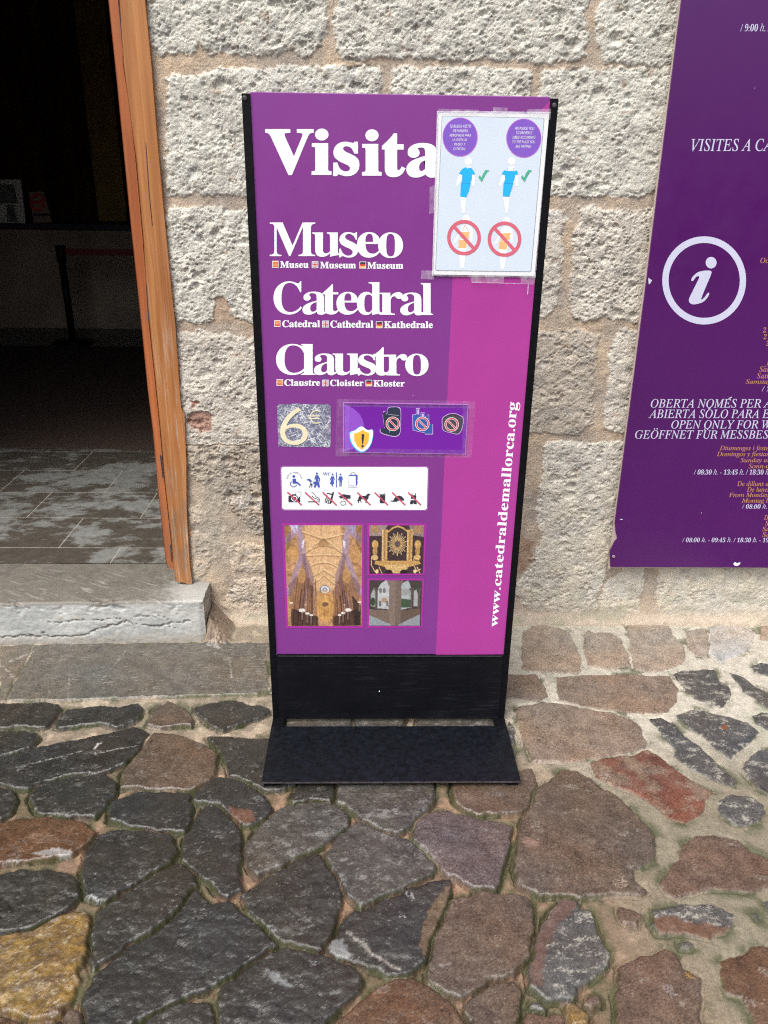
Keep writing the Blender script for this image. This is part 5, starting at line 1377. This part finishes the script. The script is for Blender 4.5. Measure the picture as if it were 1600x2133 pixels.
lug = thing('luggage_notice', 'small violet taped notice banning backpacks, suitcases and camera bags on the purple sign', 'notice', tuple(at(840, 890, -.002)))
nsht = sheet('notice_sheet', Z6, [(562, 28), (1513, 42), (1490, 425), (562, 408)], -.0022, .0006, M_STICKER, lug)
e = Decal(Z6, -.0023)
e.poly([(573, 38), (580, 48), (640, 75), (690, 120), (715, 170), (725, 230), (700, 300), (640, 380), (573, 404)], M_STICKERLT)
e.line([(562, 31), (1513, 45)], 8, M_VRING); e.line([(565, 30), (565, 408)], 7, M_VRING); e.line([(1510, 45), (1488, 425)], 5, M_STRIPEDGE); e.line([(562, 407), (1488, 422)], 4, M_STRIPEDGE)
e.line([(575, 42), (1508, 56)], 5, flat('plum shade ink', (.05, .006, .10), .4)); 
e.build('printed_field', nsht)
e = Decal(Z6, -.0024, 6)
sh = [(608, 262), (650, 240), (700, 210), (748, 238), (790, 240), (785, 320), (755, 380), (706, 410), (655, 385), (618, 330)]
e.poly(sh, M_SKYBLUE, True); e.poly([(706 + (a - 704) * .93, 312 + (b - 315) * .95) for a, b in sh], M_FIG, True)
e.poly([(645, 268), (690, 252), (712, 235), (735, 252), (762, 262), (756, 330), (735, 362), (708, 388), (672, 365), (648, 320)], M_GOLDFLAT if 'M_GOLDFLAT' in globals() else flat('amber ink', (.80, .46, .05), .4, .05))
e.poly([(703, 278), (714, 268), (723, 278), (715, 340), (706, 340)], M_INK, True); e.circ(710, 361, 9, 11, M_INK)
e.build('warning_shield', nsht)
def ban(e, x, y, r): e.ring(x, y, r + 4, r + 4, 16, 16, M_FIG); e.ring(x, y, r + 1, r + 1, 11, 11, M_REDLINE); e.line([(x - r * .68, y - r * .68), (x + r * .68, y + r * .68)], 14, M_FIG); e.line([(x - r * .68, y - r * .68), (x + r * .68, y + r * .68)], 10, M_REDLINE)
def glow(e, pts, col, cx, cy, k=1.055):
    e.poly([(cx + (a - cx) * k, cy + (b - cy) * k) for a, b in pts], flat('lilac halo ink', (.62, .42, .80), .4, .02) if 'HALO' not in globals() else HALO)
    e.poly(pts, col)
HALO = flat('lilac halo ink', (.60, .40, .78), .4, .02)
navy = flat('navy ink', (.02, .03, .06), .45, .2, 200); suit = flat('suitcase blue ink', (.035, .10, .36), .45, .15, 200); bagc = flat('charcoal ink', (.06, .055, .075), .45, .3, 200)
e = Decal(Z6, -.0024, 6)
glow(e, spline([(905, 75), (945, 66), (985, 72), (998, 100), (997, 200), (992, 260), (960, 285), (900, 275), (860, 262), (845, 245), (852, 225), (880, 225), (872, 180), (866, 110), (885, 100), (888, 120), (898, 110)], 3), navy, 930, 175)
e.line([(866, 105), (880, 215)], 9, M_INK); e.line([(905, 120), (985, 130)], 5, M_GREYLINE); e.line([(905, 150), (915, 260)], 4, M_GREEN)
ban(e, 940, 192, 50); e.build('backpack_pictogram', nsht)
e = Decal(Z6, -.0024, 6)
glow(e, [(1090, 125), (1118, 122), (1118, 78), (1145, 78), (1145, 122), (1150, 122), (1152, 110), (1182, 110), (1182, 138), (1192, 138), (1195, 126), (1212, 126), (1212, 190), (1240, 195), (1240, 268), (1185, 268), (1180, 258), (1120, 245), (1095, 240)], suit, 1165, 180)
e.rect(1124, 84, 1139, 120, HALO); e.rect(1158, 116, 1176, 136, HALO)
ban(e, 1163, 192, 50); e.build('suitcase_pictogram', nsht)
e = Decal(Z6, -.0024, 6)
glow(e, spline([(1318, 150), (1345, 130), (1370, 118), (1410, 116), (1440, 128), (1468, 145), (1470, 190), (1455, 245), (1430, 268), (1380, 258), (1325, 240), (1316, 195)], 3), bagc, 1392, 190)
e.line([(1355, 130), (1400, 122), (1445, 135)], 6, M_INK); ban(e, 1385, 197, 50); e.build('camera_bag_pictogram', nsht)
tapes(lug, Z6, -.0030, [[(530, 5), (1560, 20), (1555, 75), (530, 62)], [(515, 5), (610, 5), (606, 440), (505, 440)], [(1470, 20), (1570, 20), (1535, 450), (1465, 440)], [(510, 375), (1540, 392), (1535, 450), (505, 435)]], tape_mat('thin clear tape', .07, (.72, .55, .78)))
for cx, cy, a_, b_ in KICKS:
    e = Decal((520, 1300, .3625), -.0058); e.circ(cx, cy, a_, b_, M_WHITE, 12); e.build('paint_chip', kick)

# ------------------------------------------------------------------ wall board
YB = .514
brd = thing('information_board', 'large deep purple opening hours board screwed to the stone wall at right', 'board', tuple(at(1420, 900, YB)))
lft = [(1272, 1181), (1270, 1150), (1281, 1128), (1287, 1122), (1283, 1108), (1281, 1090), (1345, 600), (1420, 0)]
pts = [tuple(at(u, v, YB)) for u, v in lft]
e0, e1 = np.array(pts[-2]), np.array(pts[-1])
top = e1 + (e1 - e0) * ((2.45 - e1[2]) / (e1[2] - e0[2]))
zb = at(1272, 1181, YB)[2]
pts += [tuple(top), (2.25, YB, 2.45), (2.25, YB, zb - .002)]
s = Solid(); s.prism(pts, (0, .006, 0)); face_ = s.build('board_face', M_BOARD, brd)
bk = [tuple(np.array(at(u - 3.5, v + 2.5, YB + .0065))) for u, v in ((1270, 1181), (1420, 0))]
s = Solid(); s.prism([bk[0], bk[1], (top[0] - .004, YB + .0065, 2.452), (2.252, YB + .0065, 2.452), (2.252, YB + .0065, zb - .0025)], (0, .005, 0)); s.build('backing_sheet', M_ACRYL, brd)
B7 = (1260, 600, .2906); B8 = (1260, 0, .30009)
e = Decal(B8, YB, 2)
e.ring(690, 1946, 291, 306, 44, 46, M_PALE, n=80); e.circ(738, 1823, 38, 40, M_PALE)
e.poly([(600, 1945), (612, 1918), (650, 1888), (700, 1878), (738, 1882), (735, 1912), (702, 1990), (674, 2060), (670, 2080), (690, 2066), (712, 2036), (725, 2032), (718, 2056), (690, 2090), (650, 2108), (610, 2112), (588, 2100), (584, 2078), (600, 2040), (640, 1960), (655, 1926), (648, 1916), (630, 1926), (612, 1950)], M_PALE, True)
e.build('information_symbol', face_)
def btext(e, q, b, mat, dig=False):
    e.text(ital(q), b, mat, 0.004 if mat is M_GOLD else 0.002)
def mixed(e, q, b, mat):
    e.text(bold(q).replace(bold('h'), '\u210e'), b, mat, -.006, .22)
def bline(view, kind, q, b, mat, name, marks=()):
    e = Decal(view, YB, 2)
    (mixed if kind else btext)(e, q, b, mat)
    for k in marks:
        if len(k) == 4: e.line([k[:2], k[2:]], 7 if mat is M_PALE else 4, mat)
        else: e.circ(k[0], k[1], 5, 5, mat, 10)
    e.build(name, face_)
bline(B8, 1, '/ 9:00 h. /', (940, 163, 1150, 217), M_PALE, 'hours_lettering')
bline(B8, 0, 'VISITES A CA', (603, 963, 1160, 1049), M_PALE, 'white_lettering')
bline(B7, 0, 'OBERTA NOMES PER A', (330, 795, 1192, 858), M_PALE, 'white_lettering', [(888, 793, 910, 781)])
bline(B7, 0, 'ABIERTA SOLO PARA E', (312, 870, 1182, 933), M_PALE, 'white_lettering', [(742, 868, 760, 856)])
bline(B7, 0, 'OPEN ONLY FOR W', (477, 947, 1200, 1008), M_PALE, 'white_lettering')
bline(B7, 0, 'GEOFFNET FUR MESSBES', (217, 1019, 1174, 1080), M_PALE, 'white_lettering', [(356, 1009), (376, 1009), (717, 1011), (737, 1011)])
for q, b in (('/ 1', (1125, 702, 1182, 740)), ('/ 08:30 h. - 13:45 h. / 18:30 h', (638, 1299, 1174, 1337)), ('/ 08:00 h. -', (983, 1549, 1190, 1581)), ('/ 08:00 h. - 09:45 h. / 18:30 h. - 19:', (555, 1788, 1185, 1822))): bline(B7, 1, q, b, M_PALE, 'hours_lettering')
bline(B8, 0, 'Oc', (1080, 1789, 1136, 1826), M_GOLD, 'ochre_lettering')
for q, b in (('2 /', (1133, 281, 1185, 319)), ('2 /', (1137, 329, 1188, 367)), ('2', (1156, 377, 1176, 413))): bline(B7, 1, q, b, M_GOLD, 'ochre_lettering')
for q, b in (('D', (1160, 522, 1190, 553)), ('Sab', (1107, 561, 1188, 600)), ('Satu', (1090, 609, 1188, 648)), ('Samstag', (1010, 654, 1194, 696)),
             ('Diumenges i feste', (823, 1129, 1174, 1172)), ('Domingos y fiestas', (803, 1172, 1176, 1215)), ('Sunday an', (973, 1217, 1190, 1258)), ('Sonn-u', (1030, 1259, 1180, 1293)),
             ('De dilluns a', (948, 1384, 1174, 1420)), ('De lunes', (1017, 1426, 1182, 1460)), ('From Monday', (890, 1466, 1174, 1507)), ('Montag b', (980, 1507, 1180, 1548)),
             ('Di', (1140, 1629, 1182, 1663)), ('S', (1150, 1669, 1174, 1703)), ('Sa', (1129, 1711, 1182, 1743)), ('Sa', (1128, 1751, 1182, 1783))):
    bline(B7, 0, q, b, M_GOLD, 'ochre_lettering', [(1143, 566, 1152, 558)] if q == 'Sab' else ())
e = Decal(B7, YB, 3); e.poly([(922, 1975), (935, 1965), (950, 1972), (972, 1966), (965, 1982), (945, 1992), (930, 1988)], M_WHITE, True); e.build('chip', face_)
e = Decal(B7, YB, 3); e.line([(108, 1657), (128, 1660)], 6, M_PALE); e.build('chip', face_)
for x, y in ((692, 1612),):
    e = Decal(B7, YB, 3); e.circ(x, y, 3, 3, M_PALE, 8); e.build('chip', face_)
e = Decal(B8, YB, 3); e.poly([(303, 1930), (315, 1938), (327, 1945), (318, 1962), (306, 1972)], M_PALE, True); e.build('chip', face_)
c = at(1260 + 63 * .2906, 600 + 1923 * .2906, YB)
s = Solid(); s.tube((c[0], YB, c[2]), (c[0], YB - .003, c[2]), .0045, 16); s.build('screw', M_ACRYL, brd); s = Solid(); s.tube((c[0], YB - .003, c[2]), (c[0], YB - .0034, c[2]), .0022, 6); s.build('screw_socket', M_INK, brd.children[-1])

# a rusty nut and a few bits of litter lying on the stones
g = atz(1510, 1517, 0.)
s = Solid(); n = 9
zc = ground_h(g[0], g[1])
for k in range(3): s.tube((g[0] - .004 + .003 * k, g[1], zc - .001), (g[0] - .003 + .003 * k, g[1] + .002, zc + .010 - .002 * k), .007, 7, .004)
o = s.build('crumb', flat('rust brown crumb', (.16, .05, .02), .8, .4, 90)); tag(o, 'small rusty brown crumb on the dark stone at right below the wall board', 'crumb')
